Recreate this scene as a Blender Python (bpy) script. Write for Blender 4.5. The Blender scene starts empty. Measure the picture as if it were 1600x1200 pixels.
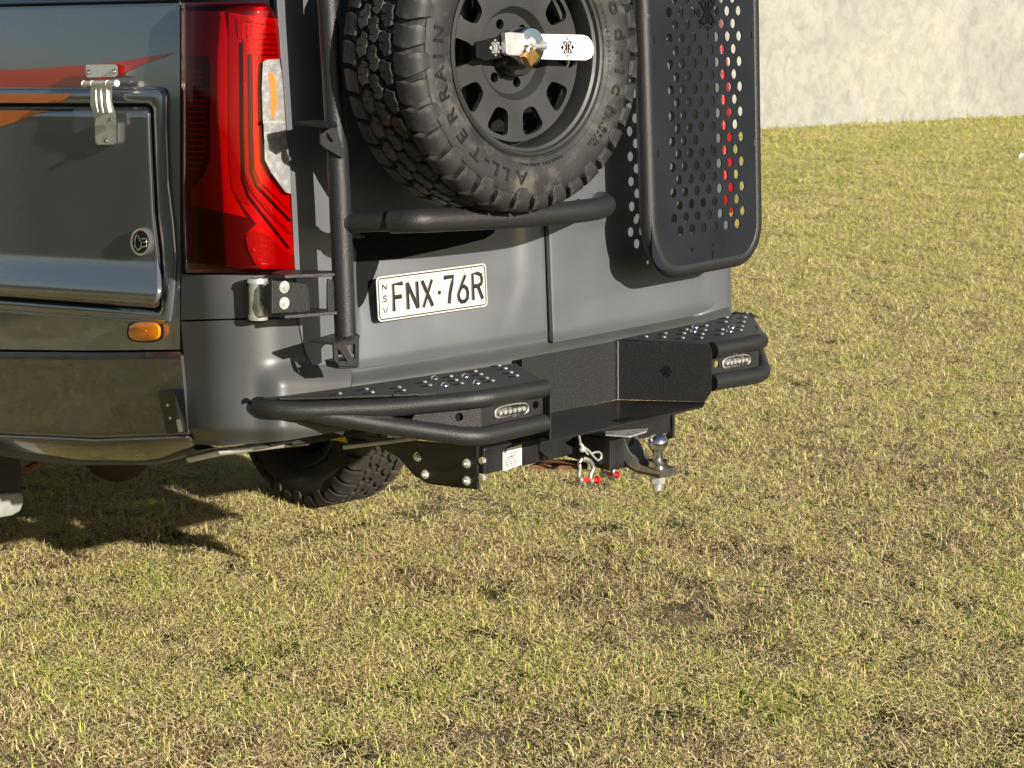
import bpy, math, random
import numpy as np
from mathutils import Vector, Matrix, noise
random.seed(7); RNG = np.random.default_rng(7)
R = math.radians
sc = bpy.context.scene
col = sc.collection

# ---------------------------------------------------------------- camera, world, sun, exposure
FPX = 3400.0
PSI, PITCH = R(43), R(11)
vv = Vector((math.sin(PSI), math.cos(PSI), 0)); rr = Vector((math.cos(PSI), -math.sin(PSI), 0))
CAM = -5.85*vv - 0.098*rr; CAM.z = 2.0
FW = vv*math.cos(PITCH) + Vector((0, 0, -math.sin(PITCH)))
UP = vv*math.sin(PITCH) + Vector((0, 0, math.cos(PITCH)))
cd = bpy.data.cameras.new('camera'); cam = bpy.data.objects.new('camera', cd); col.objects.link(cam)
cd.sensor_width = 36; cd.lens = 36*FPX/1600; cd.clip_end = 2000; cd.clip_start = 0.05
cam.matrix_world = Matrix(((rr.x, UP.x, -FW.x, CAM.x), (rr.y, UP.y, -FW.y, CAM.y), (rr.z, UP.z, -FW.z, CAM.z), (0, 0, 0, 1)))
cd.dof.use_dof = True; cd.dof.focus_distance = 5.6; cd.dof.aperture_fstop = 14
sc.camera = cam

SUN_AZ, SUN_EL = R(-4), R(17)      # azimuth away from -Y towards +X
to_sun = Vector((math.sin(SUN_AZ)*math.cos(SUN_EL), -math.cos(SUN_AZ)*math.cos(SUN_EL), math.sin(SUN_EL)))
w = bpy.data.worlds.new('World'); sc.world = w; w.use_nodes = True
nt = w.node_tree; bg = nt.nodes['Background']
sky = nt.nodes.new('ShaderNodeTexSky'); sky.sky_type = 'NISHITA'; sky.sun_disc = False
sky.sun_elevation = SUN_EL
sky.sun_rotation = math.atan2(to_sun.x, to_sun.y)
nt.links.new(sky.outputs[0], bg.inputs[0]); bg.inputs[1].default_value = 0.05
sd = bpy.data.lights.new('sun', 'SUN'); sd.energy = 5.0; sd.angle = R(0.5); sd.color = (1, 0.915, 0.79)
so = bpy.data.objects.new('sun', sd); col.objects.link(so); so.rotation_euler = to_sun.to_track_quat('Z', 'Y').to_euler()
sc.view_settings.view_transform = 'Standard'; sc.view_settings.look = 'None'
sc.view_settings.exposure = 0.76; sc.view_settings.gamma = 1; sc.view_settings.use_curve_mapping = False
sc.cycles.max_bounces = 8; sc.cycles.transparent_max_bounces = 16

# ---------------------------------------------------------------- measuring helpers: photograph -> real surfaces of the van
LEAN = 0.055
def ray(px, py): return FW + rr*((px-800)/FPX) - UP*((py-600)/FPX)
def on_z(px, py, z):
    d = ray(px, py); return CAM + d*((z-CAM.z)/d.z)
def on_y(px, py, y0, lean=LEAN):   # plane y = y0 + lean*(z-.95)
    d = ray(px, py); t = (y0 + lean*(CAM.z-.95) - CAM.y)/(d.y - lean*d.z); return CAM + d*t
def on_x(px, py, x):
    d = ray(px, py); return CAM + d*((x-CAM.x)/d.x)
def tumble(z):
    return 0.0 if z < 1.60 else (.38*(z-1.60)**2 if z < 1.95 else .0466+.2*(z-1.95))
def sdf(P, off):
    x, y, z = P
    y = y - LEAN*(z-.95) - 0.045*x*x
    tum = tumble(z)
    hw = (1.0 if x < 0 else .862-.035*max(0, z-1.2)) - tum + off; rad = 0.13
    qx = abs(x) - (hw-rad); qy = abs(y-3.2) - (3.2+off-rad)
    return math.hypot(max(qx, 0), max(qy, 0)) + min(max(qx, qy), 0) - rad
def on_body(px, py, off=0.0):
    d = ray(px, py); d = d/d.length; t = 2.5
    for i in range(60):
        s = sdf(CAM + d*t, off)
        t += s*0.92
        if abs(s) < 2e-5: break
        if t > 14: break
    return CAM + d*t

# ---------------------------------------------------------------- materials
def mat(name, color, rough=0.5, metal=0.0, coat=0.0, bump=0.0, bscale=200.0, var=0.0, vscale=3.0, spec=0.5, dirt=None, dirt_scale=4.0, dirt_thr=0.55):
    m = bpy.data.materials.new(name); m.use_nodes = True
    t = m.node_tree; b = t.nodes['Principled BSDF']
    b.inputs['Roughness'].default_value = rough; b.inputs['Metallic'].default_value = metal
    b.inputs['Coat Weight'].default_value = coat; b.inputs['Coat Roughness'].default_value = 0.03
    b.inputs['Specular IOR Level'].default_value = spec
    c4 = (*color, 1)
    b.inputs['Base Color'].default_value = c4
    tc = t.nodes.new('ShaderNodeTexCoord')
    cur = None
    if var > 0:
        n = t.nodes.new('ShaderNodeTexNoise'); n.inputs['Scale'].default_value = vscale; n.inputs['Detail'].default_value = 6
        t.links.new(tc.outputs['Object'], n.inputs['Vector'])
        mr = t.nodes.new('ShaderNodeMapRange'); mr.inputs[1].default_value = .3; mr.inputs[2].default_value = .7
        mr.inputs[3].default_value = 1-var; mr.inputs[4].default_value = 1+var
        t.links.new(n.outputs['Fac'], mr.inputs[0])
        mx = t.nodes.new('ShaderNodeMix'); mx.data_type = 'RGBA'; mx.blend_type = 'MULTIPLY'; mx.inputs[0].default_value = 1
        mx.inputs[6].default_value = c4; t.links.new(mr.outputs[0], mx.inputs[7]); cur = mx.outputs[2]
        t.links.new(cur, b.inputs['Base Color'])
        rm = t.nodes.new('ShaderNodeMapRange'); rm.inputs[1].default_value = .3; rm.inputs[2].default_value = .7
        rm.inputs[3].default_value = max(rough-.08, .02); rm.inputs[4].default_value = min(rough+.08, 1)
        t.links.new(n.outputs['Fac'], rm.inputs[0]); t.links.new(rm.outputs[0], b.inputs['Roughness'])
    if dirt:
        n = t.nodes.new('ShaderNodeTexNoise'); n.inputs['Scale'].default_value = dirt_scale; n.inputs['Detail'].default_value = 10; n.inputs['Roughness'].default_value = .7
        t.links.new(tc.outputs['Object'], n.inputs['Vector'])
        mr = t.nodes.new('ShaderNodeMapRange'); mr.inputs[1].default_value = dirt_thr; mr.inputs[2].default_value = dirt_thr+.15
        t.links.new(n.outputs['Fac'], mr.inputs[0])
        mx = t.nodes.new('ShaderNodeMix'); mx.data_type = 'RGBA'; t.links.new(mr.outputs[0], mx.inputs[0])
        if cur: t.links.new(cur, mx.inputs[6])
        else: mx.inputs[6].default_value = c4
        mx.inputs[7].default_value = (*dirt, 1); t.links.new(mx.outputs[2], b.inputs['Base Color'])
    if bump > 0:
        n = t.nodes.new('ShaderNodeTexNoise'); n.inputs['Scale'].default_value = bscale; n.inputs['Detail'].default_value = 3
        t.links.new(tc.outputs['Object'], n.inputs['Vector'])
        bp = t.nodes.new('ShaderNodeBump'); bp.inputs['Strength'].default_value = bump; bp.inputs['Distance'].default_value = .002
        t.links.new(n.outputs['Fac'], bp.inputs['Height']); t.links.new(bp.outputs[0], b.inputs['Normal'])
    return m
def lens_mat(name, tint, rough=0.0):
    m = bpy.data.materials.new(name); m.use_nodes = True; t = m.node_tree; t.nodes.clear()
    o = t.nodes.new('ShaderNodeOutputMaterial'); mx = t.nodes.new('ShaderNodeMixShader')
    tr = t.nodes.new('ShaderNodeBsdfTransparent'); tr.inputs[0].default_value = (*tint, 1)
    gl = t.nodes.new('ShaderNodeBsdfGlossy'); gl.inputs['Roughness'].default_value = .03
    fr = t.nodes.new('ShaderNodeFresnel'); fr.inputs[0].default_value = 1.4
    t.links.new(fr.outputs[0], mx.inputs[0]); t.links.new(tr.outputs[0], mx.inputs[1]); t.links.new(gl.outputs[0], mx.inputs[2])
    t.links.new(mx.outputs[0], o.inputs[0]); return m
M = {}
M['paint_gloss'] = mat('dark_grey_gloss_paint', (.175, .192, .215), .26, .5, 1.0, var=.08, vscale=1.5)
M['paint_dark_reflection'] = mat('gloss_paint_with_dark_reflection', (.040, .038, .042), .3, .0, .75, var=.15, vscale=6)  # same gloss paint as the flank, its darker brown reflection put into the colour
M['paint_satin'] = mat('grey_metallic_paint', (.148, .158, .174), .36, .45, .35, var=.07, vscale=3, bump=.03, bscale=900, dirt=(.17, .17, .165), dirt_scale=9, dirt_thr=.62)
M['plastic_grey'] = mat('grey_bumper_plastic', (.072, .075, .076), .42, .15, .1, bump=.12, bscale=700, var=.1, vscale=5, dirt=(.16, .14, .10), dirt_scale=14, dirt_thr=.66)
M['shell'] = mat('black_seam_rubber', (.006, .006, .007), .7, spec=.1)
M['under'] = mat('underbody_coating', (.012, .012, .012), .8, bump=.4, bscale=60, var=.3, vscale=8)
M['powder'] = mat('textured_black_powdercoat', (.017, .0175, .018), .42, .0, .0, bump=.55, bscale=330, var=.3, vscale=260, spec=.4)
M['powder_panel'] = mat('black_powdercoat_sheet', (.008, .0105, .0145), .50, .0, .0, spec=.25, bump=.3, bscale=420, var=.1, vscale=5)
M['satin_black'] = mat('satin_black_steel', (.016, .016, .017), .38, .2, .1, bump=.1, bscale=150, var=.2, vscale=12, dirt=(.12, .10, .08), dirt_scale=12, dirt_thr=.68)
M['rubber'] = mat('tyre_rubber', (.022, .022, .0225), .60, spec=.35, bump=.25, bscale=160, var=.2, vscale=14, dirt=(.085, .078, .068), dirt_scale=9, dirt_thr=.50)
M['rubber_dusty'] = mat('dusty_tyre_rubber', (.020, .017, .015), .75, bump=.4, bscale=120, var=.25, vscale=14, dirt=(.07, .052, .04), dirt_scale=16, dirt_thr=.55)
M['letter'] = mat('raised_tyre_lettering', (.011, .011, .011), .5, spec=.3)
M['rim'] = mat('matt_black_wheel', (.031, .032, .032), .50, .2, .0, bump=.08, bscale=500, var=.08, vscale=10)
M['chrome'] = mat('polished_steel', (.80, .80, .80), .12, 1.0, var=.04, vscale=25)
M['bright'] = mat('bright_polished_plate', (.95, .95, .95), .38, .25, .3)
M['steel'] = mat('zinc_plated_steel', (.78, .78, .77), .25, .7, var=.15, vscale=40)
M['steel_dull'] = mat('dull_galvanised_steel', (.50, .50, .48), .45, .8, var=.2, vscale=40, dirt=(.25, .13, .07), dirt_scale=30, dirt_thr=.68)
M['stainless'] = mat('stainless_hinge', (.86, .84, .77), .3, .55, var=.08, vscale=30)
M['brass'] = mat('brass', (.75, .46, .14), .28, 1.0, bump=.1, bscale=300, var=.1, vscale=60)
M['rust'] = mat('rusty_steel', (.16, .07, .035), .8, .2, bump=.4, bscale=150, var=.4, vscale=30)
M['red_paint'] = mat('red_pin_paint', (.55, .02, .02), .4, bump=.1, bscale=200)
M['yellow'] = mat('yellow_plastic', (.55, .36, .01), .5)
M['red_stripe'] = mat('red_vinyl', (.52, .025, .012), .3, 0, .6)
M['orange_stripe'] = mat('orange_vinyl', (.75, .20, .04), .3, 0, .6)
M['plate'] = mat('number_plate_cream', (.47, .465, .43), .45, 0, .2, bump=.03, bscale=80)
M['ink'] = mat('number_plate_black', (.012, .012, .012), .4)
M['silver'] = mat('lamp_reflector', (.66, .67, .67), .24, .65, bump=.4, bscale=70, var=.08, vscale=60)
M['lamp_red'] = mat('lamp_inner_red', (.46, .008, .022), .3, .1, .6, bump=.3, bscale=90)
M['lamp_red_bright'] = mat('lamp_bright_red', (.36, .005, .014), .2, .2, .6, bump=.5, bscale=120)
M['lamp_dark'] = mat('lamp_inner_dark', (.07, .002, .006), .3, 0, .6)
M['lamp_black'] = mat('lamp_channel_black', (.010, .002, .002), .3)
M['lamp_orange'] = mat('lamp_orange_bulb', (.85, .28, .06), .3, .2, .3)
M['amber'] = mat('amber_marker_lens', (.95, .27, .002), .22, 0, .4, bump=.3, bscale=120)
M['lens_red'] = lens_mat('red_lens', (.76, .05, .07))
M['lens_dark'] = lens_mat('smoked_red_lens', (.40, .015, .02))
M['lens_clear'] = lens_mat('clear_lens', (.93, .93, .93))
M['aluminium'] = mat('aluminium_rail', (.55, .54, .50), .4, .7, var=.1, vscale=20)
M['flap'] = mat('mudflap_rubber', (.010, .011, .011), .6, bump=.2, bscale=60)
M['flap_tip'] = mat('mudflap_pale_end', (.22, .225, .21), .6, bump=.6, bscale=220, var=.15, vscale=40)
M['sticker'] = mat('label_sticker', (.70, .68, .60), .5)
M['diff'] = mat('brown_axle_casing', (.032, .018, .012), .75, bump=.4, bscale=60, var=.3, vscale=20)
M['glass'] = mat('dark_window_glass', (.01, .012, .014), .03, 0, 1.0)
M['litter'] = mat('white_litter', (.8, .8, .78), .7)

# ---------------------------------------------------------------- mesh helpers
def tag(o, label=None, cat=None, group=None, kind=None):
    if label: o['label'] = label
    if cat: o['category'] = cat
    if group: o['group'] = group
    if kind: o['kind'] = kind
    return o
def empty(name, loc, label, cat, group=None):
    o = bpy.data.objects.new(name, None); col.objects.link(o); o.location = loc
    o.empty_display_size = .1
    return tag(o, label, cat, group)
class MB:
    def __init__(s): s.v = []; s.f = []; s.m = []
    def mark(s): s.m.append((len(s.v), len(s.f))); return s
    def add(s, verts, faces):
        n = len(s.v); s.v += [tuple(a) for a in verts]; s.f += [tuple(i+n for i in f) for f in faces]; return s
    def box(s, c, size, rot=None, mx=None):
        hx, hy, hz = [a/2 for a in size]
        vs = [Vector((x, y, z)) for x in (-hx, hx) for y in (-hy, hy) for z in (-hz, hz)]
        if rot is not None: vs = [rot @ a for a in vs]
        vs = [a + Vector(c) for a in vs]
        return s.add(vs, [(0, 1, 3, 2), (4, 6, 7, 5), (0, 4, 5, 1), (2, 3, 7, 6), (0, 2, 6, 4), (1, 5, 7, 3)])
    def prism(s, poly, ext):
        ext = Vector(ext); n = len(poly); poly = [Vector(p) for p in poly]
        vs = poly + [p+ext for p in poly]
        fs = [tuple(range(n))[::-1], tuple(range(n, 2*n))] + [(i, (i+1) % n, n+(i+1) % n, n+i) for i in range(n)]
        return s.add(vs, fs)
    def tube(s, path, r, n=20, cap=True, fillet=0.0, closed=False):
        P = [Vector(p) for p in path]
        if fillet > 0 and len(P) > 2:
            Q = [P[0]]
            for i in range(1, len(P)-1):
                a, b, c = P[i-1], P[i], P[i+1]
                fl = min(fillet, (a-b).length*.45, (c-b).length*.45)
                p0 = b + (a-b).normalized()*fl; p1 = b + (c-b).normalized()*fl
                for k in range(7):
                    t = k/6; Q.append((1-t)**2*p0 + 2*t*(1-t)*b + t*t*p1)
            Q.append(P[-1]); P = Q
        m = len(P); rs = r if isinstance(r, (list, tuple)) else [r]*m
        if len(rs) != m: rs = [rs[0]]*m
        tg = []
        for i in range(m):
            if closed: d = P[(i+1) % m]-P[i-1]
            else: d = P[min(i+1, m-1)]-P[max(i-1, 0)]
            tg.append(d.normalized())
        up = Vector((0, 0, 1)) if abs(tg[0].z) < .9 else Vector((1, 0, 0))
        nrm = (up - tg[0]*up.dot(tg[0])).normalized(); vs = []
        for i in range(m):
            nrm = (nrm - tg[i]*nrm.dot(tg[i])).normalized(); bn = tg[i].cross(nrm)
            for k in range(n):
                a = 2*math.pi*k/n; vs.append(P[i] + (nrm*math.cos(a)+bn*math.sin(a))*rs[i])
        fs = []
        for i in range(m if closed else m-1):
            j = (i+1) % m
            for k in range(n): fs.append((i*n+k, i*n+(k+1) % n, j*n+(k+1) % n, j*n+k))
        if cap and not closed: fs += [tuple(range(n))[::-1], tuple(range((m-1)*n, m*n))]
        return s.add(vs, fs)
    def lathe(s, prof, mx, n=64, closed=False):   # prof: (r, z) in local frame, axis local Z
        m = len(prof); vs = []
        for (r, z) in prof:
            for k in range(n):
                a = 2*math.pi*k/n; vs.append(mx @ Vector((r*math.cos(a), r*math.sin(a), z)))
        fs = []
        for i in range(m if closed else m-1):
            j = (i+1) % m
            for k in range(n): fs.append((i*n+k, i*n+(k+1) % n, j*n+(k+1) % n, j*n+k))
        return s.add(vs, fs)
    def cyl(s, c, axis, r, h, n=24, r2=None):
        c = Vector(c); a = Vector(axis).normalized()
        return s.tube([c, c+a*h], [r, r if r2 is None else r2], n)
    def build(s, name, m, parent=None, smooth=35, bevel=0.0, label=None, seg=2, subs=0):
        me = bpy.data.meshes.new(name); me.from_pydata(s.v, [], s.f); me.validate(); me.update()
        o = bpy.data.objects.new(name, me); col.objects.link(o)
        me.materials.append(m)
        import bmesh
        b = bmesh.new(); b.from_mesh(me); bmesh.ops.recalc_face_normals(b, faces=b.faces); b.to_mesh(me); b.free()
        if smooth:
            me.shade_smooth(); me.set_sharp_from_angle(angle=R(smooth))
        if bevel > 0:
            bv = o.modifiers.new('bevel', 'BEVEL'); bv.width = bevel; bv.segments = seg; bv.limit_method = 'ANGLE'; bv.angle_limit = R(40); bv.harden_normals = True
        if parent is not None: attach(o, parent)
        if label: o['label'] = label
        return o
def _each(s, name, m, parent=None, **k):
    out = []; ms = s.m + [(len(s.v), len(s.f))]
    for (v0, f0), (v1, f1) in zip(ms, ms[1:]):
        q = MB(); q.v = s.v[v0:v1]; q.f = [tuple(i-v0 for i in f) for f in s.f[f0:f1]]; out.append(q.build(name, m, parent, **k))
    return out
MB.build_each = _each
def attach(o, parent):
    o.parent = parent
    if parent.type == 'EMPTY': o.matrix_parent_inverse = Matrix.Translation(-Vector(parent.location))
    return o
def copy_piece(src, mx, parent, name=None):
    c = src.copy(); col.objects.link(c); c.parent = parent; c.matrix_parent_inverse = src.matrix_parent_inverse.copy(); c.matrix_basis = mx
    return c
def resample(poly, n, rnd=False):
    P = [Vector((a, b)) for a, b in poly]
    L = [0]
    for i in range(1, len(P)): L.append(L[-1]+(P[i]-P[i-1]).length)
    out = []
    for k in range(n):
        t = L[-1]*k/(n-1); i = 1
        while i < len(P)-1 and L[i] < t: i += 1
        u = 0 if L[i] == L[i-1] else (t-L[i-1])/(L[i]-L[i-1]); out.append(P[i-1].lerp(P[i], u))
    return out
def at_poly(poly, x):     # y of a polyline y(x)
    for (x0, y0), (x1, y1) in zip(poly, poly[1:]):
        if x <= x1: return y0 + (y1-y0)*(x-x0)/(x1-x0)
    return poly[-1][1]
def loft(name, top, bot, m, parent, nu=24, nv=16, off=0.0, depth=.02, fn=None, place=on_body, label=None, mb=None, byx=True):
    """a skin lying on the van's body between two measured edges, with returned rims"""
    if byx:
        xs0, xs1 = top[0][0], top[-1][0]; xb0, xb1 = bot[0][0], bot[-1][0]
        T = [Vector((xs0+(xs1-xs0)*k/(nu-1), 0)) for k in range(nu)]
        for a in T: a.y = at_poly(top, a.x)
        B = [Vector((xb0+(xb1-xb0)*k/(nu-1), 0)) for k in range(nu)]
        for a in B: a.y = at_poly(bot, a.x)
    else: T = resample(top, nu); B = resample(bot, nu)
    vs = []; 
    grid = []
    for j in range(nv):
        v = j/(nv-1)
        for i in range(nu):
            u = i/(nu-1); p = T[i].lerp(B[i], v)
            o_ = off(u, v, p.x, p.y) if callable(off) else off
            if fn: o_ += fn(u, v, p.x, p.y)
            grid.append(place(p.x, p.y, o_))
    vs = list(grid); fs = []
    for j in range(nv-1):
        for i in range(nu-1): fs.append((j*nu+i, j*nu+i+1, (j+1)*nu+i+1, (j+1)*nu+i))
    rim = [i for i in range(nu)] + [j*nu+nu-1 for j in range(1, nv)] + [(nv-1)*nu+i for i in range(nu-2, -1, -1)] + [j*nu for j in range(nv-2, 0, -1)]
    base = len(vs); c = CAM
    for k in rim:
        p = grid[k]; h = 1e-3
        g = Vector((sdf(p+Vector((h, 0, 0)), 0)-sdf(p-Vector((h, 0, 0)), 0), sdf(p+Vector((0, h, 0)), 0)-sdf(p-Vector((0, h, 0)), 0), 0))
        if place is not on_body or g.length < 1e-6: g = Vector((-.3, -.9, 0))
        g.normalize(); vs.append(p - g*depth)
    n = len(rim)
    for k in range(n): fs.append((rim[k], base+k, base+(k+1) % n, rim[(k+1) % n]))
    b = mb or MB(); b.add(vs, fs)
    if mb: return mb
    return b.build(name, m, parent, smooth=40, label=label)
def decal(name, poly, m, parent, off=.001, place=on_body, thick=.0006, label=None, nsub=1, smooth=30):
    """outline piece that follows the body's curve, polygon given in order"""
    import bmesh
    P = []
    for i, q in enumerate(poly):
        r_ = poly[(i+1) % len(poly)]
        for k in range(nsub): P.append((q[0]+(r_[0]-q[0])*k/nsub, q[1]+(r_[1]-q[1])*k/nsub))
    bm = bmesh.new(); vs = [bm.verts.new((x, y, 0)) for x, y in P]; bm.faces.new(vs)
    if place is on_body:
        bmesh.ops.triangulate(bm, faces=bm.faces[:])
        x0, x1 = min(p[0] for p in P), max(p[0] for p in P); y0, y1 = min(p[1] for p in P), max(p[1] for p in P)
        sx_ = 7 if x1 > 281 else 40
        x = x0+sx_
        while x < x1-1:
            bmesh.ops.bisect_plane(bm, geom=bm.verts[:]+bm.edges[:]+bm.faces[:], plane_co=(x, 0, 0), plane_no=(1, 0, 0)); x += sx_
        y = y0+30
        while y < y1-1:
            bmesh.ops.bisect_plane(bm, geom=bm.verts[:]+bm.edges[:]+bm.faces[:], plane_co=(0, y, 0), plane_no=(0, 1, 0)); y += 30
    of = off if callable(off) else (lambda x_, y_: off)
    f = [place(v.co.x, v.co.y, of(v.co.x, v.co.y)) for v in bm.verts]; g = [place(v.co.x, v.co.y, of(v.co.x, v.co.y)-thick) for v in bm.verts]; n = len(f)
    bm.verts.index_update(); fs = [tuple(v.index for v in q.verts) for q in bm.faces]
    bd = [tuple(v.index for v in e.verts) for e in bm.edges if len(e.link_faces) == 1]; bm.free()
    mb = MB(); mb.add(f+g, fs + [tuple(i_+n for i_ in q)[::-1] for q in fs] + [(p_, q_, q_+n, p_+n) for p_, q_ in bd])
    return mb.build(name, m, parent, smooth=smooth, label=label)
def line_on(path, off, r, name, m, parent, n=8, nsub=6, place=on_body, label=None):
    P = []
    for a, b in zip(path, path[1:]):
        for k in range(nsub): P.append((a[0]+(b[0]-a[0])*k/nsub, a[1]+(b[1]-a[1])*k/nsub))
    P.append(path[-1])
    return MB().tube([place(x, y, off) for x, y in P], r, n).build(name, m, parent, label=label)
def hexbolt(mb, c, axis, r=.009, h=.007, washer=True):
    mb.mark(); c = Vector(c); a = Vector(axis).normalized()
    if washer: mb.cyl(c, a, r*1.35, .0022, 20)
    mb.tube([c+a*.002, c+a*(.002+h)], r, 6)
    mb.tube([c+a*(.002+h), c+a*(.0045+h)], [r*.55, r*.45], 12)
def arc(cx, cy, r, a0, a1, n=10): return [(cx+r*math.cos(R(a0+(a1-a0)*k/n)), cy+r*math.sin(R(a0+(a1-a0)*k/n))) for k in range(n+1)]
def emblem(name, origin, ux, uy, size, parent, m, thick=.0008, label=None):
    """diamond with two back-to-back letters K"""
    n = ux.cross(uy).normalized(); mb = MB()
    def P(a, b): return origin + ux*(a*size) + uy*(b*size)
    r = size*.045
    for sx in (-1, 1):
        for st in ([(.07*sx, -.36), (.07*sx, .36)], [(.10*sx, .0), (.36*sx, .34)], [(.10*sx, .0), (.36*sx, -.34)], [(.16*sx, .40), (.30*sx, .26)], [(.16*sx, -.40), (.30*sx, -.26)]):
            mb.tube([P(*q)+n*thick*.3 for q in st], r, 6)
        mb.prism([P(.30*sx, 0), P(.42*sx, .16), P(.58*sx, 0), P(.42*sx, -.16)], n*thick)
    for sy in (-1, 1): mb.prism([P(0, .60*sy), P(-.12, .46*sy), P(.12, .46*sy)], n*thick)
    return mb.build(name, m, parent, smooth=0, label=label)
def text_mesh(s, size):
    cu = bpy.data.curves.new('t', 'FONT'); cu.body = s; cu.size = size; cu.extrude = .0012; cu.resolution_u = 4; cu.offset = size*.022
    cu.align_x = 'CENTER'
    o = bpy.data.objects.new('t', cu); me = bpy.data.meshes.new_from_object(o)
    v = [Vector(a.co) for a in me.vertices]; f = [tuple(p.vertices) for p in me.polygons]
    bpy.data.objects.remove(o); bpy.data.curves.remove(cu); bpy.data.meshes.remove(me)
    return v, f

# ================================================================ GROUND, GRASS, WALL
SPOTS = [(on_z(px, py, 0), r_, k_) for px, py, r_, k_ in ((1040, 975, .26, .72), (1110, 945, .16, .7), (1290, 665, .30, .5), (1465, 715, .34, .5), (1330, 705, .25, .6), (740, 790, .28, .8), (930, 790, .2, .5), (770, 1165, .16, .8), (1570, 1020, .15, .8), (480, 1010, .12, .5), (1250, 1110, .12, .5), (1420, 850, .14, .5))]
def bare_amount(x, y):
    n = noise.noise(Vector((x*6, y*6, 2.2)))*.6 + noise.noise(Vector((x*16, y*16, 1.2)))*.35
    b = 0.0
    for c, r_, k_ in SPOTS:
        d = math.hypot(x-c.x, y-c.y)/r_
        if d < 2: b = max(b, k_*(1.15-d+n*1.1))
    f = noise.noise(Vector((x*2.1+3.1, y*2.1-8.3, 1.7))) + .6*noise.noise(Vector((x*8, y*8, 4.2)))
    return max(0.0, min(1.0, max(b, (f-.62)*1.2)))
GREENS = [(on_z(px, py, 0), r_, k_) for px, py, r_, k_ in ((1230, 1110, .30, 1.3), (1160, 1070, .16, .9), (700, 1060, .25, .7), (240, 910, .3, .7), (1560, 900, .2, .7), (860, 850, .3, .5), (80, 1050, .25, .6))]
def green_amount(x, y):
    a = .7*noise.noise(Vector((x*.9+21, y*.9+4, 2.2))) + .8*noise.noise(Vector((x*3.7+1, y*3.7, 7))) + .5*noise.noise(Vector((x*11, y*11, 3)))
    for c, r_, k_ in GREENS: a += k_*max(0, 1.2-math.hypot(x-c.x, y-c.y)/r_)
    return a
def height(x, y):
    return .012*noise.noise(Vector((x*2.3, y*2.3, 0))) + .006*noise.noise(Vector((x*7.0, y*7.0, 3)))
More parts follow.
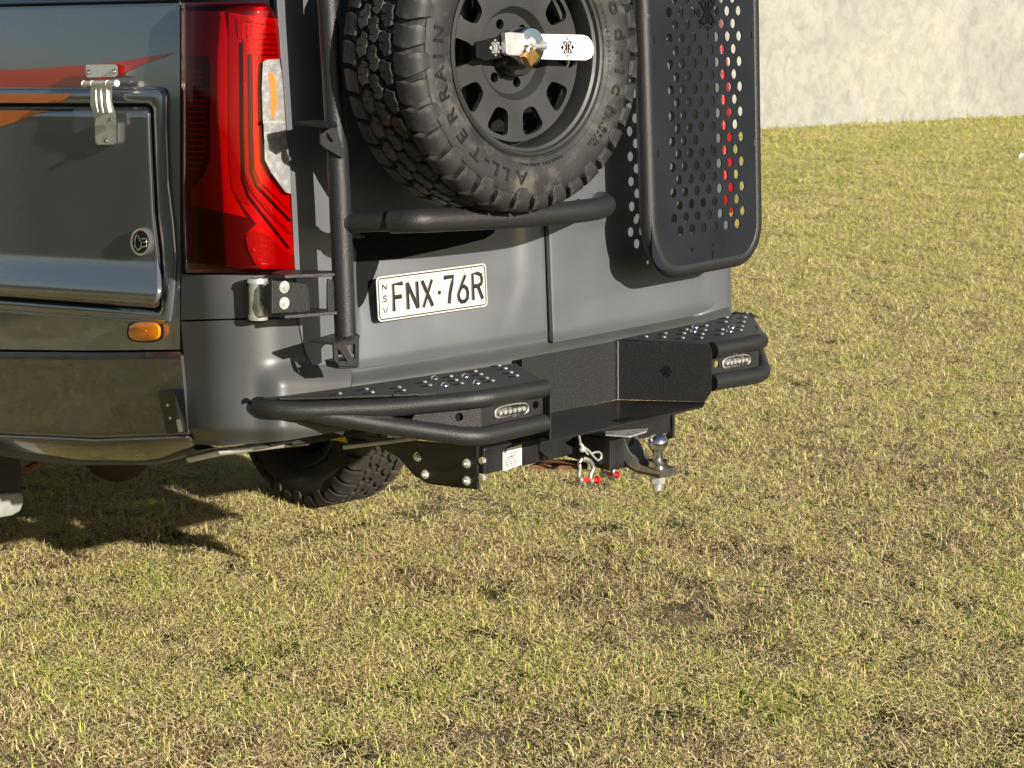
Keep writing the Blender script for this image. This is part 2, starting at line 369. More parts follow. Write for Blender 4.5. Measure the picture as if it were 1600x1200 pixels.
def ground():
    xs = np.linspace(-8, 26, 240); ys = np.linspace(-5, 26, 220)
    vs = []; br = []
    for y in ys:
        for x in xs:
            edge = min(x+8, 26-x, y+5, 26-y); k = min(1, edge/1.5)
            vs.append((x, y, (height(x, y)-.004)*k)); br.append(bare_amount(x, y))
    nx = len(xs); ny = len(ys)
    fs = [(j*nx+i, j*nx+i+1, (j+1)*nx+i+1, (j+1)*nx+i) for j in range(ny-1) for i in range(nx-1)]
    B = 700
    n0 = len(vs); o = [(-B, -B, 0), (B, -B, 0), (B, B, 0), (-B, B, 0)]
    vs += [(-8, -5, 0), (26, -5, 0), (26, 26, 0), (-8, 26, 0)] + o; br += [0]*8
    a, b, c, d, e, f, g, h = range(n0, n0+8)
    fs += [(e, f, b, a), (f, g, c, b), (g, h, d, c), (h, e, a, d)]
    me = bpy.data.meshes.new('ground'); me.from_pydata(vs, [], fs)
    at = me.attributes.new('bare', 'FLOAT', 'POINT'); at.data.foreach_set('value', br)
    me.shade_smooth(); ob = bpy.data.objects.new('ground', me); col.objects.link(ob); ob['kind'] = 'structure'
    m = bpy.data.materials.new('dry_turf_soil'); m.use_nodes = True; t = m.node_tree; p = t.nodes['Principled BSDF']
    p.inputs['Roughness'].default_value = .95; p.inputs['Specular IOR Level'].default_value = .1
    geo = t.nodes.new('ShaderNodeNewGeometry')
    def nz(s, d=8, r=.6):
        n = t.nodes.new('ShaderNodeTexNoise'); n.inputs['Scale'].default_value = s; n.inputs['Detail'].default_value = d; n.inputs['Roughness'].default_value = r
        t.links.new(geo.outputs['Position'], n.inputs['Vector']); return n
    n1 = nz(55); n2 = nz(1.3, 4); n3 = nz(130, 8, .75)
    cr = t.nodes.new('ShaderNodeValToRGB'); cr.color_ramp.elements[0].position = .38; cr.color_ramp.elements[0].color = (.02, .016, .01, 1)
    cr.color_ramp.elements[1].position = .66; cr.color_ramp.elements[1].color = (.15, .115, .055, 1)
    t.links.new(n1.outputs['Fac'], cr.inputs[0])
    cg = t.nodes.new('ShaderNodeValToRGB'); cg.color_ramp.elements[0].position = .38; cg.color_ramp.elements[0].color = (.035, .045, .012, 1)
    cg.color_ramp.elements[1].position = .66; cg.color_ramp.elements[1].color = (.11, .12, .03, 1)
    t.links.new(n1.outputs['Fac'], cg.inputs[0])
    mr = t.nodes.new('ShaderNodeMapRange'); mr.inputs[1].default_value = .42; mr.inputs[2].default_value = .6; t.links.new(n2.outputs['Fac'], mr.inputs[0])
    mx = t.nodes.new('ShaderNodeMix'); mx.data_type = 'RGBA'; t.links.new(mr.outputs[0], mx.inputs[0]); t.links.new(cr.outputs[0], mx.inputs[6]); t.links.new(cg.outputs[0], mx.inputs[7])
    so_ = t.nodes.new('ShaderNodeValToRGB'); so_.color_ramp.elements[0].position = .35; so_.color_ramp.elements[0].color = (.15, .105, .07, 1)
    so_.color_ramp.elements[1].position = .65; so_.color_ramp.elements[1].color = (.48, .38, .28, 1)
    t.links.new(n3.outputs['Fac'], so_.inputs[0])
    aa = t.nodes.new('ShaderNodeAttribute'); aa.attribute_name = 'bare'
    m2 = t.nodes.new('ShaderNodeMix'); m2.data_type = 'RGBA'; t.links.new(aa.outputs['Fac'], m2.inputs[0]); t.links.new(mx.outputs[2], m2.inputs[6]); t.links.new(so_.outputs[0], m2.inputs[7])
    t.links.new(m2.outputs[2], p.inputs['Base Color'])
    bp = t.nodes.new('ShaderNodeBump'); bp.inputs['Strength'].default_value = .8; bp.inputs['Distance'].default_value = .01
    t.links.new(n1.outputs['Fac'], bp.inputs['Height']); t.links.new(bp.outputs[0], p.inputs['Normal'])
    me.materials.append(m)
    return ob
ground()

def grass_material():
    m = bpy.data.materials.new('grass_blades'); m.use_nodes = True; t = m.node_tree; p = t.nodes['Principled BSDF']
    p.inputs['Roughness'].default_value = .55; p.inputs['Specular IOR Level'].default_value = .25
    at = t.nodes.new('ShaderNodeAttribute'); at.attribute_name = 'tone'
    geo = t.nodes.new('ShaderNodeNewGeometry')
    gi = t.nodes.new('ShaderNodeAttribute'); gi.attribute_type = 'INSTANCER'; gi.attribute_name = 'green'
    ad = t.nodes.new('ShaderNodeMath'); ad.operation = 'ADD'; t.links.new(at.outputs['Fac'], ad.inputs[0]); t.links.new(gi.outputs['Fac'], ad.inputs[1])
    cr = t.nodes.new('ShaderNodeValToRGB'); e = cr.color_ramp.elements
    e[0].position = 0.0; e[0].color = (.12, .075, .035, 1)
    e[1].position = 1.0; e[1].color = (.13, .20, .03, 1)
    for pos, c in ((.14, (.36, .25, .15)), (.34, (.84, .70, .43)), (.50, (.78, .68, .32)), (.66, (.62, .60, .16)), (.82, (.42, .50, .09))):
        q = e.new(pos); q.color = (*c, 1)
    t.links.new(ad.outputs[0], cr.inputs[0]); t.links.new(cr.outputs[0], p.inputs['Base Color'])
    tl = t.nodes.new('ShaderNodeBsdfTranslucent'); t.links.new(cr.outputs[0], tl.inputs[0])
    ms = t.nodes.new('ShaderNodeMixShader'); ms.inputs[0].default_value = .25
    t.links.new(p.outputs[0], ms.inputs[1]); t.links.new(tl.outputs[0], ms.inputs[2]); t.links.new(ms.outputs[0], t.nodes['Material Output'].inputs[0])
    return m
GM = grass_material()
def tuft(k, blades, rad, tall):
    vs = []; fs = []; tone = []
    for b in range(blades):
        a = random.uniform(0, 6.283); r = rad*math.sqrt(random.random()); bx, by = r*math.cos(a), r*math.sin(a)
        lying = random.random() < (.90 if not tall else .40)
        L = random.uniform(.010, .032)*(1.3 if tall else 1)*(1.5 if random.random() < .06 else 1); h = random.uniform(.0006, .0014)
        th = random.uniform(0, 6.283); d = Vector((math.cos(th), math.sin(th), 0)); s = Vector((-d.y, d.x, 0))
        el = random.uniform(.0, .55) if lying else random.uniform(.6, 1.4)
        z0 = random.uniform(0.0, .012) if lying else 0.0
        p = Vector((bx, by, z0)); n0 = len(vs); e = el; tw = random.uniform(-.5, .5)
        side = (s*math.cos(tw) + Vector((0, 0, 1))*math.sin(tw))
        for q in range(4):
            wdt = h*(1, .95, .7, .08)[q]
            vs += [p - side*wdt, p + side*wdt]
            p = p + (d*math.cos(e)+Vector((0, 0, 1))*math.sin(e))*L/3; e -= random.uniform(.1, .65)
            if p.z < .001: p.z = .001; e = random.uniform(0, .3)
        t0 = random.gauss(.31, .16) if lying or random.random() < .35 else random.gauss(.63, .17)
        tone += [t0]*8
        for q in range(3): fs.append((n0+2*q, n0+2*q+1, n0+2*q+3, n0+2*q+2))
    me = bpy.data.meshes.new('grass_tuft'); me.from_pydata(vs, [], fs)
    at_ = me.attributes.new('tone', 'FLOAT', 'POINT'); at_.data.foreach_set('value', tone)
    me.materials.append(GM)
    return bpy.data.objects.new('grass_tuft', me)
def grass():
    tc = bpy.data.collections.new('grass_tufts')      # never linked to the scene: only instanced
    for k in range(14): tc.objects.link(tuft(k, 72, .065, k % 5 == 0))
    pts = []; rot = []; scl = []; grn = []
    tanh = 800/FPX*1.12
    def put(x, y, s):
        b = bare_amount(x, y)
        if random.random() < b*.80 or noise.noise(Vector((x*9, y*9, 5))) < -.33 or noise.noise(Vector((x*27, y*27, 8))) < -.36: return
        g = green_amount(x, y)
        pts.append((x, y, height(x, y)-.004)); rot.append(random.uniform(0, 6.283)); scl.append(s*random.uniform(.8, 1.25)*(1-.35*b))
        dist = math.hypot(x-CAM.x, y-CAM.y)
        grn.append(g*(.25 if dist < 9 else .15) + random.gauss(0, .10) + min(.19, max(0, (dist-8)*.013)) + .02)
    dens0 = 800
    d = 3.5; 
    while d < 29:
        step = .25; dens = dens0 if d < 8 else dens0*(8/d)**1.1; sz = 1.0 if d < 8 else (d/8)**.55
        half = d*tanh + .35
        n = int(step*2*half*dens)
        for i in range(n):
            a = d + random.random()*step; l = random.uniform(-half, half)
            p = CAM + vv*a + rr*l
            ws = wall_side(p.x, p.y)
            if ws > .02: put(p.x, p.y, sz*(1.7 if ws < .22 and random.random() < .5 else 1))
        d += step
    for i in range(9000):      # beside the van, where its flank mirrors the lawn
        x = random.uniform(-5.5, -.9); y = random.uniform(-1, 6.5); put(x, y, 1.4)
    me = bpy.data.meshes.new('grass'); me.from_pydata(pts, [], [])
    for nme, dat in (('rotz', rot), ('scl', scl), ('green', grn)):
        a_ = me.attributes.new(nme, 'FLOAT', 'POINT'); a_.data.foreach_set('value', dat)
    o = bpy.data.objects.new('grass', me); col.objects.link(o)
    tag(o, 'short dry yellow green lawn covering the whole yard', 'grass', kind='stuff')
    g = bpy.data.node_groups.new('scatter', 'GeometryNodeTree')
    g.interface.new_socket('Geometry', in_out='INPUT', socket_type='NodeSocketGeometry')
    g.interface.new_socket('Geometry', in_out='OUTPUT', socket_type='NodeSocketGeometry')
    N = g.nodes; gi = N.new('NodeGroupInput'); go = N.new('NodeGroupOutput')
    ci = N.new('GeometryNodeCollectionInfo'); ci.inputs['Collection'].default_value = tc; ci.inputs['Separate Children'].default_value = True
    ip = N.new('GeometryNodeInstanceOnPoints'); ip.inputs['Pick Instance'].default_value = True
    def attr(nm):
        a = N.new('GeometryNodeInputNamedAttribute'); a.data_type = 'FLOAT'; a.inputs['Name'].default_value = nm; return a.outputs[0]
    cx = N.new('ShaderNodeCombineXYZ'); g.links.new(attr('rotz'), cx.inputs[2])
    g.links.new(gi.outputs[0], ip.inputs['Points']); g.links.new(ci.outputs[0], ip.inputs['Instance'])
    g.links.new(cx.outputs[0], ip.inputs['Rotation']); g.links.new(attr('scl'), ip.inputs['Scale'])
    g.links.new(ip.outputs[0], go.inputs[0])
    md = o.modifiers.new('scatter', 'NODES'); md.node_group = g
    print('grass tufts', len(pts))
WA = on_z(1180, 205, 0); WB = on_z(1600, 184, 0)
wd = (WB-WA).normalized(); wn = Vector((wd.y, -wd.x, 0)) 
if wn.dot(CAM-WA) < 0: wn = -wn
def wall_side(x, y): return (Vector((x, y, 0))-WA).dot(wn)
grass()
def wall():
    a = WA - wd*22; b = WA + wd*16
    nx_, nz_ = 150, 40; H = 7.0; vs = []
    for j in range(nz_+1):
        for i in range(nx_+1):
            p = a.lerp(b, i/nx_); z = -.05 + (H+.05)*j/nz_
            d = .012*noise.noise(Vector((i*.35, j*.35, 0)))+.01*noise.noise(Vector((i*.08, j*.1, 4)))
            vs.append(p + wn*d + Vector((0, 0, z)))
    mb = MB(); mb.add(vs, [(j*(nx_+1)+i, j*(nx_+1)+i+1, (j+1)*(nx_+1)+i+1, (j+1)*(nx_+1)+i) for j in range(nz_) for i in range(nx_)])
    q = [a-wn*.05, b-wn*.05, b-wn*.35, a-wn*.35]
    mb.prism([p+Vector((0, 0, -.05)) for p in q], (0, 0, H+.05))
    m = bpy.data.materials.new('weathered_render'); m.use_nodes = True; t = m.node_tree; p = t.nodes['Principled BSDF']
    p.inputs['Roughness'].default_value = .9; p.inputs['Specular IOR Level'].default_value = .15
    geo = t.nodes.new('ShaderNodeNewGeometry')
    mp = t.nodes.new('ShaderNodeMapping'); mp.inputs['Scale'].default_value = (1, 1, .75); t.links.new(geo.outputs['Position'], mp.inputs[0])
    def nz(s, d=8, r=.65, dist=0):
        n = t.nodes.new('ShaderNodeTexNoise'); n.inputs['Scale'].default_value = s; n.inputs['Detail'].default_value = d; n.inputs['Roughness'].default_value = r; n.inputs['Distortion'].default_value = dist
        t.links.new(mp.outputs[0], n.inputs['Vector']); return n
    n1 = nz(.9, 5, .6, 1.2); n2 = nz(7.5, 12, .74, .6); n3 = nz(30, 5)
    cr = t.nodes.new('ShaderNodeValToRGB'); e = cr.color_ramp.elements
    e[0].position = .36; e[0].color = (.255, .26, .245, 1); e[1].position = .66; e[1].color = (.315, .315, .288, 1)
    t.links.new(n1.outputs['Fac'], cr.inputs[0])
    c2 = t.nodes.new('ShaderNodeValToRGB'); e = c2.color_ramp.elements
    e[0].position = .36; e[0].color = (.82, .81, .80, 1); e[1].position = .56; e[1].color = (1.06, 1.05, 1.02, 1)
    t.links.new(n2.outputs['Fac'], c2.inputs[0])
    mx = t.nodes.new('ShaderNodeMix'); mx.data_type = 'RGBA'; mx.blend_type = 'MULTIPLY'; mx.inputs[0].default_value = 1
    t.links.new(cr.outputs[0], mx.inputs[6]); t.links.new(c2.outputs[0], mx.inputs[7])
    t.links.new(mx.outputs[2], p.inputs['Base Color'])
    ad = t.nodes.new('ShaderNodeMath'); ad.operation = 'MULTIPLY_ADD'; ad.inputs[1].default_value = .3
    t.links.new(n3.outputs['Fac'], ad.inputs[0]); t.links.new(n2.outputs['Fac'], ad.inputs[2])
    bp = t.nodes.new('ShaderNodeBump'); bp.inputs['Strength'].default_value = .8; bp.inputs['Distance'].default_value = .02
    t.links.new(ad.outputs[0], bp.inputs['Height']); t.links.new(bp.outputs[0], p.inputs['Normal'])
    o = mb.build('rendered_wall', m, smooth=30)
    tag(o, 'long pale cream rough rendered wall at the far edge of the lawn', 'wall')
wall()
def litter():
    c = on_z(1596, 247, .02); mb = MB(); pts = []
    for k in range(14):
        pts.append(c + Vector((random.uniform(-.05, .05), random.uniform(-.05, .05), random.uniform(-.01, .06))))
    mb.add(pts, [(i, (i+3) % 14, (i+7) % 14) for i in range(14)] + [(i, (i+5) % 14, (i+1) % 14) for i in range(14)])
    tag(mb.build('paper_scrap', M['litter'], smooth=0), 'tiny crumpled white paper scrap lying on the far grass at right', 'litter')
litter()
#VAN
# ================================================================ THE VAN
VAN = empty('campervan', (0, 0, 0), 'dark grey campervan parked on the lawn with black step bumper and rear tyre carrier', 'campervan')
def proj(P):
    q = Vector(P)-CAM; dz = q.dot(FW); return (800+FPX*q.dot(rr)/dz, 600-FPX*q.dot(UP)/dz)
def plan(z, off, x0=None, full=True):
    tum = tumble(z)
    hl = 1.0-tum+off; hw = .862-.035*max(0, z-1.2)-tum+off; rad = .13; y0 = -off; y1 = 6.4+off; P = []
    def c(cx, cy, a0, a1): return [(cx+rad*math.cos(R(a0+(a1-a0)*k/10)), cy+rad*math.sin(R(a0+(a1-a0)*k/10))) for k in range(11)]
    P += c(hw-rad, y0+rad, -90, 0) + c(hw-rad, y1-rad, 0, 90) + c(-hl+rad, y1-rad, 90, 180) + c(-hl+rad, y0+rad, 180, 270)
    P += [(-hl+rad+(hl+hw-2*rad)*k/16, y0) for k in range(1, 16)]
    return [Vector((x, y+LEAN*(z-.95)+.045*x*x, z)) for x, y in P]
def shell():
    zs = [.86, 1.0, 1.3, 1.6, 1.9, 2.2, 2.45, 2.6]; mb = MB(); rings = []
    for k, z in enumerate(zs): rings.append(plan(z, -.022))
    rings.append([Vector((p.x*.9, 3.2+(p.y-3.2)*.98, 2.68)) for p in rings[-1]])
    n = len(rings[0]); vs = [p for r_ in rings for p in r_]
    fs = [(i*n+k, i*n+(k+1) % n, (i+1)*n+(k+1) % n, (i+1)*n+k) for i in range(len(rings)-1) for k in range(n)]
    fs += [tuple(range(n)), tuple(range((len(rings)-1)*n, len(rings)*n))]
    mb.add(vs, fs); mb.build('body_shell', M['shell'], VAN)
    # right flank and its rear corner, as a real skin
    zs = [.84, .95, 1.1, 1.3, 1.5, 1.7, 1.9, 2.1, 2.3, 2.5, 2.6]; mb = MB(); rows = []
    for z in zs:
        P = plan(z, 0.003); a = [Vector((x, -.003+LEAN*(z-.95)+.045*x*x, z)) for x in (.60, .70)] + P[1:12]
        last = P[11]; a += [Vector((last.x, y, z)) for y in (1.0, 2.0, 3.5, 5.0, 6.2)]; rows.append(a)
    n = len(rows[0]); mb.add([p for r_ in rows for p in r_], [(j*n+i, j*n+i+1, (j+1)*n+i+1, (j+1)*n+i) for j in range(len(rows)-1) for i in range(n-1)])
    o = mb.build('side_panel', M['paint_satin'], VAN); sm = o.modifiers.new('solid', 'SOLIDIFY'); sm.thickness = .006; sm.offset = 0
    mb = MB(); rows = []
    for z in [1.27+.62*k/10 for k in range(11)]:
        P = plan(z, .016); rows.append([Vector((x, -.016+LEAN*(z-.95)+.045*x*x, z)) for x in (.742, )] + P[2:11] + [Vector((P[10].x, y, z)) for y in (.2, .3, .36)])
    n = len(rows[0]); mb.add([p for r_ in rows for p in r_], [(j*n+i, j*n+i+1, (j+1)*n+i+1, (j+1)*n+i) for j in range(len(rows)-1) for i in range(n-1)])
    o = mb.build('tail_light', M['lamp_red_bright'], VAN); sm = o.modifiers.new('solid', 'SOLIDIFY'); sm.thickness = .01; sm.offset = 0
    mb = MB(); mb.box((0, 3.3, .84), (1.5, 5.9, .10)); mb.box((-.42, 3.7, .80), (.08, 4.8, .10)); mb.box((.42, 3.7, .80), (.08, 4.8, .10))
    mb.build('underbody', M['under'], VAN, bevel=.01)
shell()
def sstep(a, b, x):
    t = max(0, min(1, (x-a)/(b-a))); return t*t*(3-2*t)
# ---- left flank -------------------------------------------------------------
TOPL = [(-700, 40), (0, 10), (281, 3)]
loft('window_surround', [(-700, -950), (236, -950)], [(-700, 37), (0, 7), (281, 0)], M['glass'], VAN, 30, 30, off=-.006)
line_on([(-700, 37), (0, 8.5), (281, 1.5)], .002, .004, 'trim_strip', M['shell'], VAN)
sidep = loft('side_panel', TOPL, [(-700, 500), (0, 546), (150, 547.5), (281, 546)], M['paint_gloss'], VAN, 40, 60, off=0, depth=.015)
# lower skirt with bevelled top edge
def f_skirt(u, v, x, y): return .012*sstep(0, .06, v) - .010*sstep(.95, 1, v)
SK_B = [(-700, 610), (0, 679), (150, 686), (294, 681)]
loft('lower_side_panel', [(-700, 504), (0, 550), (150, 551), (282, 549.5)], SK_B, M['paint_dark_reflection'], VAN, 40, 40, off=0, fn=f_skirt, depth=.03)
def f_sill(u, v, x, y): return .004*(1-v) - .05*v*v
loft('sill', [(a, b+1.5) for a, b in SK_B], [(-700, 628), (0, 700), (60, 712), (125, 721), (240, 722), (300, 701)], M['paint_dark_reflection'], VAN, 40, 14, off=0, fn=f_sill, depth=.05)
loft('sill_flange', [(-700, 627), (0, 699), (60, 711), (125, 719), (240, 720), (300, 700)], [(-700, 640), (0, 712), (60, 722), (125, 727), (240, 726), (310, 704)], M['plastic_grey'], VAN, 30, 5, off=-.05, depth=.05)
line_on([(-300, 655), (0, 681), (150, 688), (293, 683)], .004, .003, 'sill_bead', M['paint_gloss'], VAN)
# hatch surround: raised frame around the locker door
OUT_R = [(139, 254), (142, 258), (150, 259.5), (200, 259), (290, 262.5), (350, 270), (400, 274), (440, 272), (480, 268), (500, 266)]
def xr_out(y):
    for (y0, x0), (y1, x1) in zip(OUT_R, OUT_R[1:]):
        if y <= y1: return x0+(x1-x0)*(max(y, y0)-y0)/(y1-y0)
    return OUT_R[-1][1]
IN_R = [(168, 231), (176, 234.5), (240, 237), (340, 242), (400, 249), (450, 250), (470, 247), (480, 243)]
def xr_in(y):
    for (y0, x0), (y1, x1) in zip(IN_R, IN_R[1:]):
        if y <= y1: return x0+(x1-x0)*(max(y, y0)-y0)/(y1-y0)
    return IN_R[-1][1]
def grid_part(name, rows, m, offf, parent, nu=50, depth=.012, xl=-600, label=None):
    """rows: list of (y at x=0, slope, right x) -> skin on the body"""
    vs = []; nv = len(rows)
    for (y0, sl, xr) in rows:
        for i in range(nu):
            u = i/(nu-1); u = 1-(1-u)**2.2; x = xl+(xr-xl)*u; y = y0+sl*x; vs.append(on_body(x, y, offf(x, y, y0, xr)))
    fs = [(j*nu+i, j*nu+i+1, (j+1)*nu+i+1, (j+1)*nu+i) for j in range(nv-1) for i in range(nu-1)]
    mb = MB(); mb.add(vs, fs); o = mb.build(name, m, parent, smooth=50, label=label)
    s_ = o.modifiers.new('solid', 'SOLIDIFY'); s_.thickness = depth; s_.offset = -1; 
    return o
def top_strip():
    # frame: top band (137..160), right band, bottom band, each a rounded raised rib
    def rib(name, A, B, nv=9, hgt=.012):
        vs = []; nu = len(A)
        for j in range(nv):
            v = j/(nv-1); h = hgt*math.sin(math.pi*min(1, max(0, v)))**.35 if 0 < v < 1 else 0
            for a, b in zip(A, B):
                x = a[0]+(b[0]-a[0])*v; y = a[1]+(b[1]-a[1])*v; vs.append(on_body(x, y, .001+h))
        return MB().add(vs, [(j*nu+i, j*nu+i+1, (j+1)*nu+i+1, (j+1)*nu+i) for j in range(nv-1) for i in range(nu-1)])
    outer = [(-600+850*k/24, 138.5) for k in range(25)] + [(254, 139.5), (258, 144), (259.5, 152)] + [(xr_out(y), y) for y in range(170, 490, 20)] + [(268, 494), (265, 502), (258, 504.5)] + [(250-850*k/24, 503.5-.072*850*k/24) for k in range(25)]
    inner = [(-600+828*k/24, 163) for k in range(25)] + [(233, 164), (236.5, 167), (238.5, 172)] + [(xr_in(y)+4, y+(0 if y > 190 else 2)) for y in range(176, 470, 20)][:16] 
    while len(inner) < 28+16: inner.append((xr_in(470)+4, 470))
    inner += [(251, 480), (248, 484), (243, 486)] + [(238-838*k/24, 484.5-.076*838*k/24) for k in range(25)]
    n = min(len(outer), len(inner)); print('rib', len(outer), len(inner))
    o = rib('hatch_frame', outer[:n], inner[:n]).build('hatch_frame', M['paint_gloss'], VAN, smooth=60)
    line_on([(-600, 138), (250, 138.5), (256, 141), (259.5, 150), (259, 200), (262.5, 290), (270, 350), (274, 400), (272, 440), (268, 480), (265, 501), (255, 504), (0, 486), (-600, 445)], .004, .0042, 'moulding_bead', M['paint_gloss'], VAN)
    line_on([(-600, 164), (228, 165), (236, 169), (239.5, 200), (241, 240), (246, 340), (253, 400), (254.5, 450), (251, 478), (243, 483.5), (0, 465), (-600, 420)], .002, .0035, 'hatch_seal', M['shell'], VAN)
top_strip()
rows = []
for k in range(46):
    t = k/45; y0 = 170 + (462-170)*t; y0 = 170 + 292*t
    sl = .004 + (.066-.004)*t
    rows.append((y0, sl, 0))
rows = [(y0, sl, xr_in(y0+sl*240)) for (y0, sl, _) in rows]
def off_door(x, y, y0, xr):
    o = .014
    o += .030*sstep(392, 452, y0)
    d = min(xr-x, (y0-170)*1.0); e = sstep(-.5, 5, d); o -= .007*(1-e)
    o -= .012*sstep(452, 462, y0)
    return o
hatch = grid_part('hatch_door', rows, M['paint_gloss'], off_door, VAN, 60)
# vinyl stripes
decal('stripe', [(-600, 128), (-300, 118), (0, 110), (60, 107), (133, 101.5), (190, 96), (230, 89), (270, 82.5), (255, 90), (230, 98), (200, 111), (180, 120), (150, 130), (133, 135), (0, 136), (-600, 137)], M['red_stripe'], VAN, .0012, nsub=4, label='dark red swoosh stripe')
decal('stripe', [(-600, 146), (0, 147), (115, 147), (100, 155), (90, 160.5), (-600, 158)], M['orange_stripe'], VAN, .0136, nsub=4, label='orange stripe along the hatch frame')
decal('stripe', [(-600, 173), (78, 172.5), (50, 180), (20, 192), (0, 198), (-200, 225), (-600, 250)], M['orange_stripe'], VAN, .0155, nsub=4, label='orange stripe tapering on the locker door')
# hinge of the locker
def hinge():
    h = decal('hinge', [(135, 101), (180, 100.5), (184, 104), (184, 117), (180, 120), (137, 121), (134, 118), (134, 104)], M['stainless'], VAN, .026, thick=.014)
    mb = MB(); a, b = on_body(131, 131, .036), on_body(182, 130, .036); mb.tube([a, b], .0075, 16)
    for t in (.0, .27, .73, 1.0): p = a.lerp(b, t); mb.tube([p, p+(b-a).normalized()*.002], .0085, 16)
    mb.build('hinge_pin', M['stainless'], h)
    decal('hinge_leaf', [(142, 136), (175, 135), (175, 160), (181, 178), (182, 196), (149, 197), (148, 180), (141, 165)], M['stainless'], h, .034, thick=.004)
    decal('hinge_leaf', [(148, 193), (182, 192), (182, 222), (179, 225.5), (152, 226), (149, 222)], M['stainless'], h, .026, thick=.010)
    mb = MB()
    for x0 in (150, 158, 167): mb.mark(); mb.tube([on_body(x0, 138, .036), on_body(x0+1, 162, .037), on_body(x0+4, 176, .037)], .0028, 8)
    mb.build_each('hinge_rib', M['stainless'], h)
    mb = MB()
    ax = Vector((-1, 0, .05))
    for x0, y0 in ((138.5, 113), (178.5, 112), (151, 186), (174.5, 186), (166, 220)):
        c = on_body(x0, y0, .027 if y0 < 150 else .030); mb.mark(); mb.cyl(c, ax, .0075, .005, 16, .005)
    mb.build_each('screw', M['chrome'], h)
    decal('hinge_catch', [(157, 186), (170, 186), (170, 196), (157, 196)], M['stainless'], h, .031, thick=.004)
hinge()
def oval(cx, cy, rx, ry, n=28, pw=2.0):
    P = []
    for k in range(n):
        a = 2*math.pi*k/n; c, s_ = math.cos(a), math.sin(a)
        P.append((cx+rx*math.copysign(abs(c)**(2/pw), c), cy+ry*math.copysign(abs(s_)**(2/pw), s_)))
    return P
def side_small():
    o = decal('lock', oval(219, 378, 15.5, 21.5), M['stainless'], VAN, .022, thick=.010)
    decal('lock_face', oval(219.5, 378, 12.5, 18), M['lamp_black'], o, .0228, thick=.002)
    mb = MB(); P = [on_body(a, b, .0245) for a, b in ((213, 368), (211, 375), (211, 384), (216, 391), (220, 388), (221, 380), (217, 370), (214, 366))]
    mb.tube(P, .0018, 8)
    mb.tube([on_body(a, b, .0245) for a, b in ((221, 373), (229, 373), (229, 378), (222, 378.5), (229, 379), (229, 385), (222, 386))], .0016, 8)
    mb.build('lock_key_cover', M['chrome'], o)
    o = decal('side_marker_lamp', oval(226, 518, 27.5, 17, 32, 3), M['shell'], VAN, .003, thick=.003)
    vs = []; nu, nv = 24, 6; mb = MB()
    rings = [[on_body(226+(x-226)*s_, 518+(y-518)*s_, h) for x, y in oval(226, 518, 25.5, 15.5, 32, 3)] for s_, h in ((1, .003), (.97, .010), (.85, .0155), (.6, .018), (.25, .019))]
    n = 32; mb.add([p for r_ in rings for p in r_], [(i*n+k, i*n+(k+1) % n, (i+1)*n+(k+1) % n, (i+1)*n+k) for i in range(4) for k in range(n)] + [tuple(range(4*n, 5*n))])
    mb.build('lens', M['amber'], o)
    mb = MB(); mb.cyl(on_body(229, 517, .0165), (-1, 0, 0), .0045, .004, 12, .002); mb.build('bulb', M['orange_stripe'], o)
    # black sensor bracket at the rear end of the skirt
    o = decal('reflector_bracket', [(247, 614), (249, 610), (270, 610), (273, 614), (290, 668), (289, 676), (262, 678), (258, 668)], M['satin_black'], VAN, .030, thick=.018)
    decal('bracket_face', [(272, 616), (276, 622), (291, 668), (288, 676), (281, 676)], M['plastic_grey'], o, .033, thick=.004)
    decal('clear_reflector', [(275, 656), (282, 655), (286, 674), (279, 676)], M['aluminium'], o, .035, thick=.003)
    mb = MB(); 
    for q in ((263, 633), (267, 653)): mb.mark(); mb.cyl(on_body(q[0], q[1], .030), (-1, -.2, 0), .004, .003, 12)
    mb.build_each('screw', M['chrome'], o)
side_small()
# ---- rear corner and bumper ---------------------------------------------------
def f_corner(u, v, x, y):
    return .004 + .034*sstep(560, 606, y + (x-400)*.02)*sstep(395, 450, x) + .006*sstep(590, 680, y) - .035*sstep(668, 694, y)
loft('corner_trim', [(283.5, 429), (350, 430), (400, 431), (478, 428)], [(282.5, 500), (380, 497), (478, 494)], M['plastic_grey'], VAN, 60, 16, off=.002, depth=.02)
loft('bumper_corner', [(283, 503), (380, 500), (470, 498), (500, 500), (549, 500)], [(298, 693), (345, 697), (400, 693), (450, 688), (520, 676), (549, 672)], M['plastic_grey'], VAN, 90, 60, off=0, fn=f_corner, depth=.03)
DB = [(467, 500), (472, 530), (480, 556), (490, 572), (505, 581), (530, 584), (560, 581), (700, 558), (856, 532.5)]
DBR = [(857.5, 532.3), (1000, 506), (1060, 494), (1090, 485), (1106, 476), (1118, 460), (1125, 440)]
def f_beam(u, v, x, y): return -.004 + .042*sstep(.02, .40, v) - .02*sstep(.75, 1, v)
loft('bumper_cover', [(550, 578), (575, 575), (700, 555), (856, 529.5), (1000, 503), (1060, 491), (1100, 482), (1138, 470)], [(550, 640), (700, 620), (856, 595), (1000, 565), (1060, 553), (1148, 535)], M['plastic_grey'], VAN, 110, 24, off=0, fn=f_beam, depth=.03)
mb = MB()
c = on_body(385, 629, .004); mb.cyl(c, (-.7, -.7, 0), .012, .0035, 24)
mb.build('parking_sensor', M['shell'], VAN)
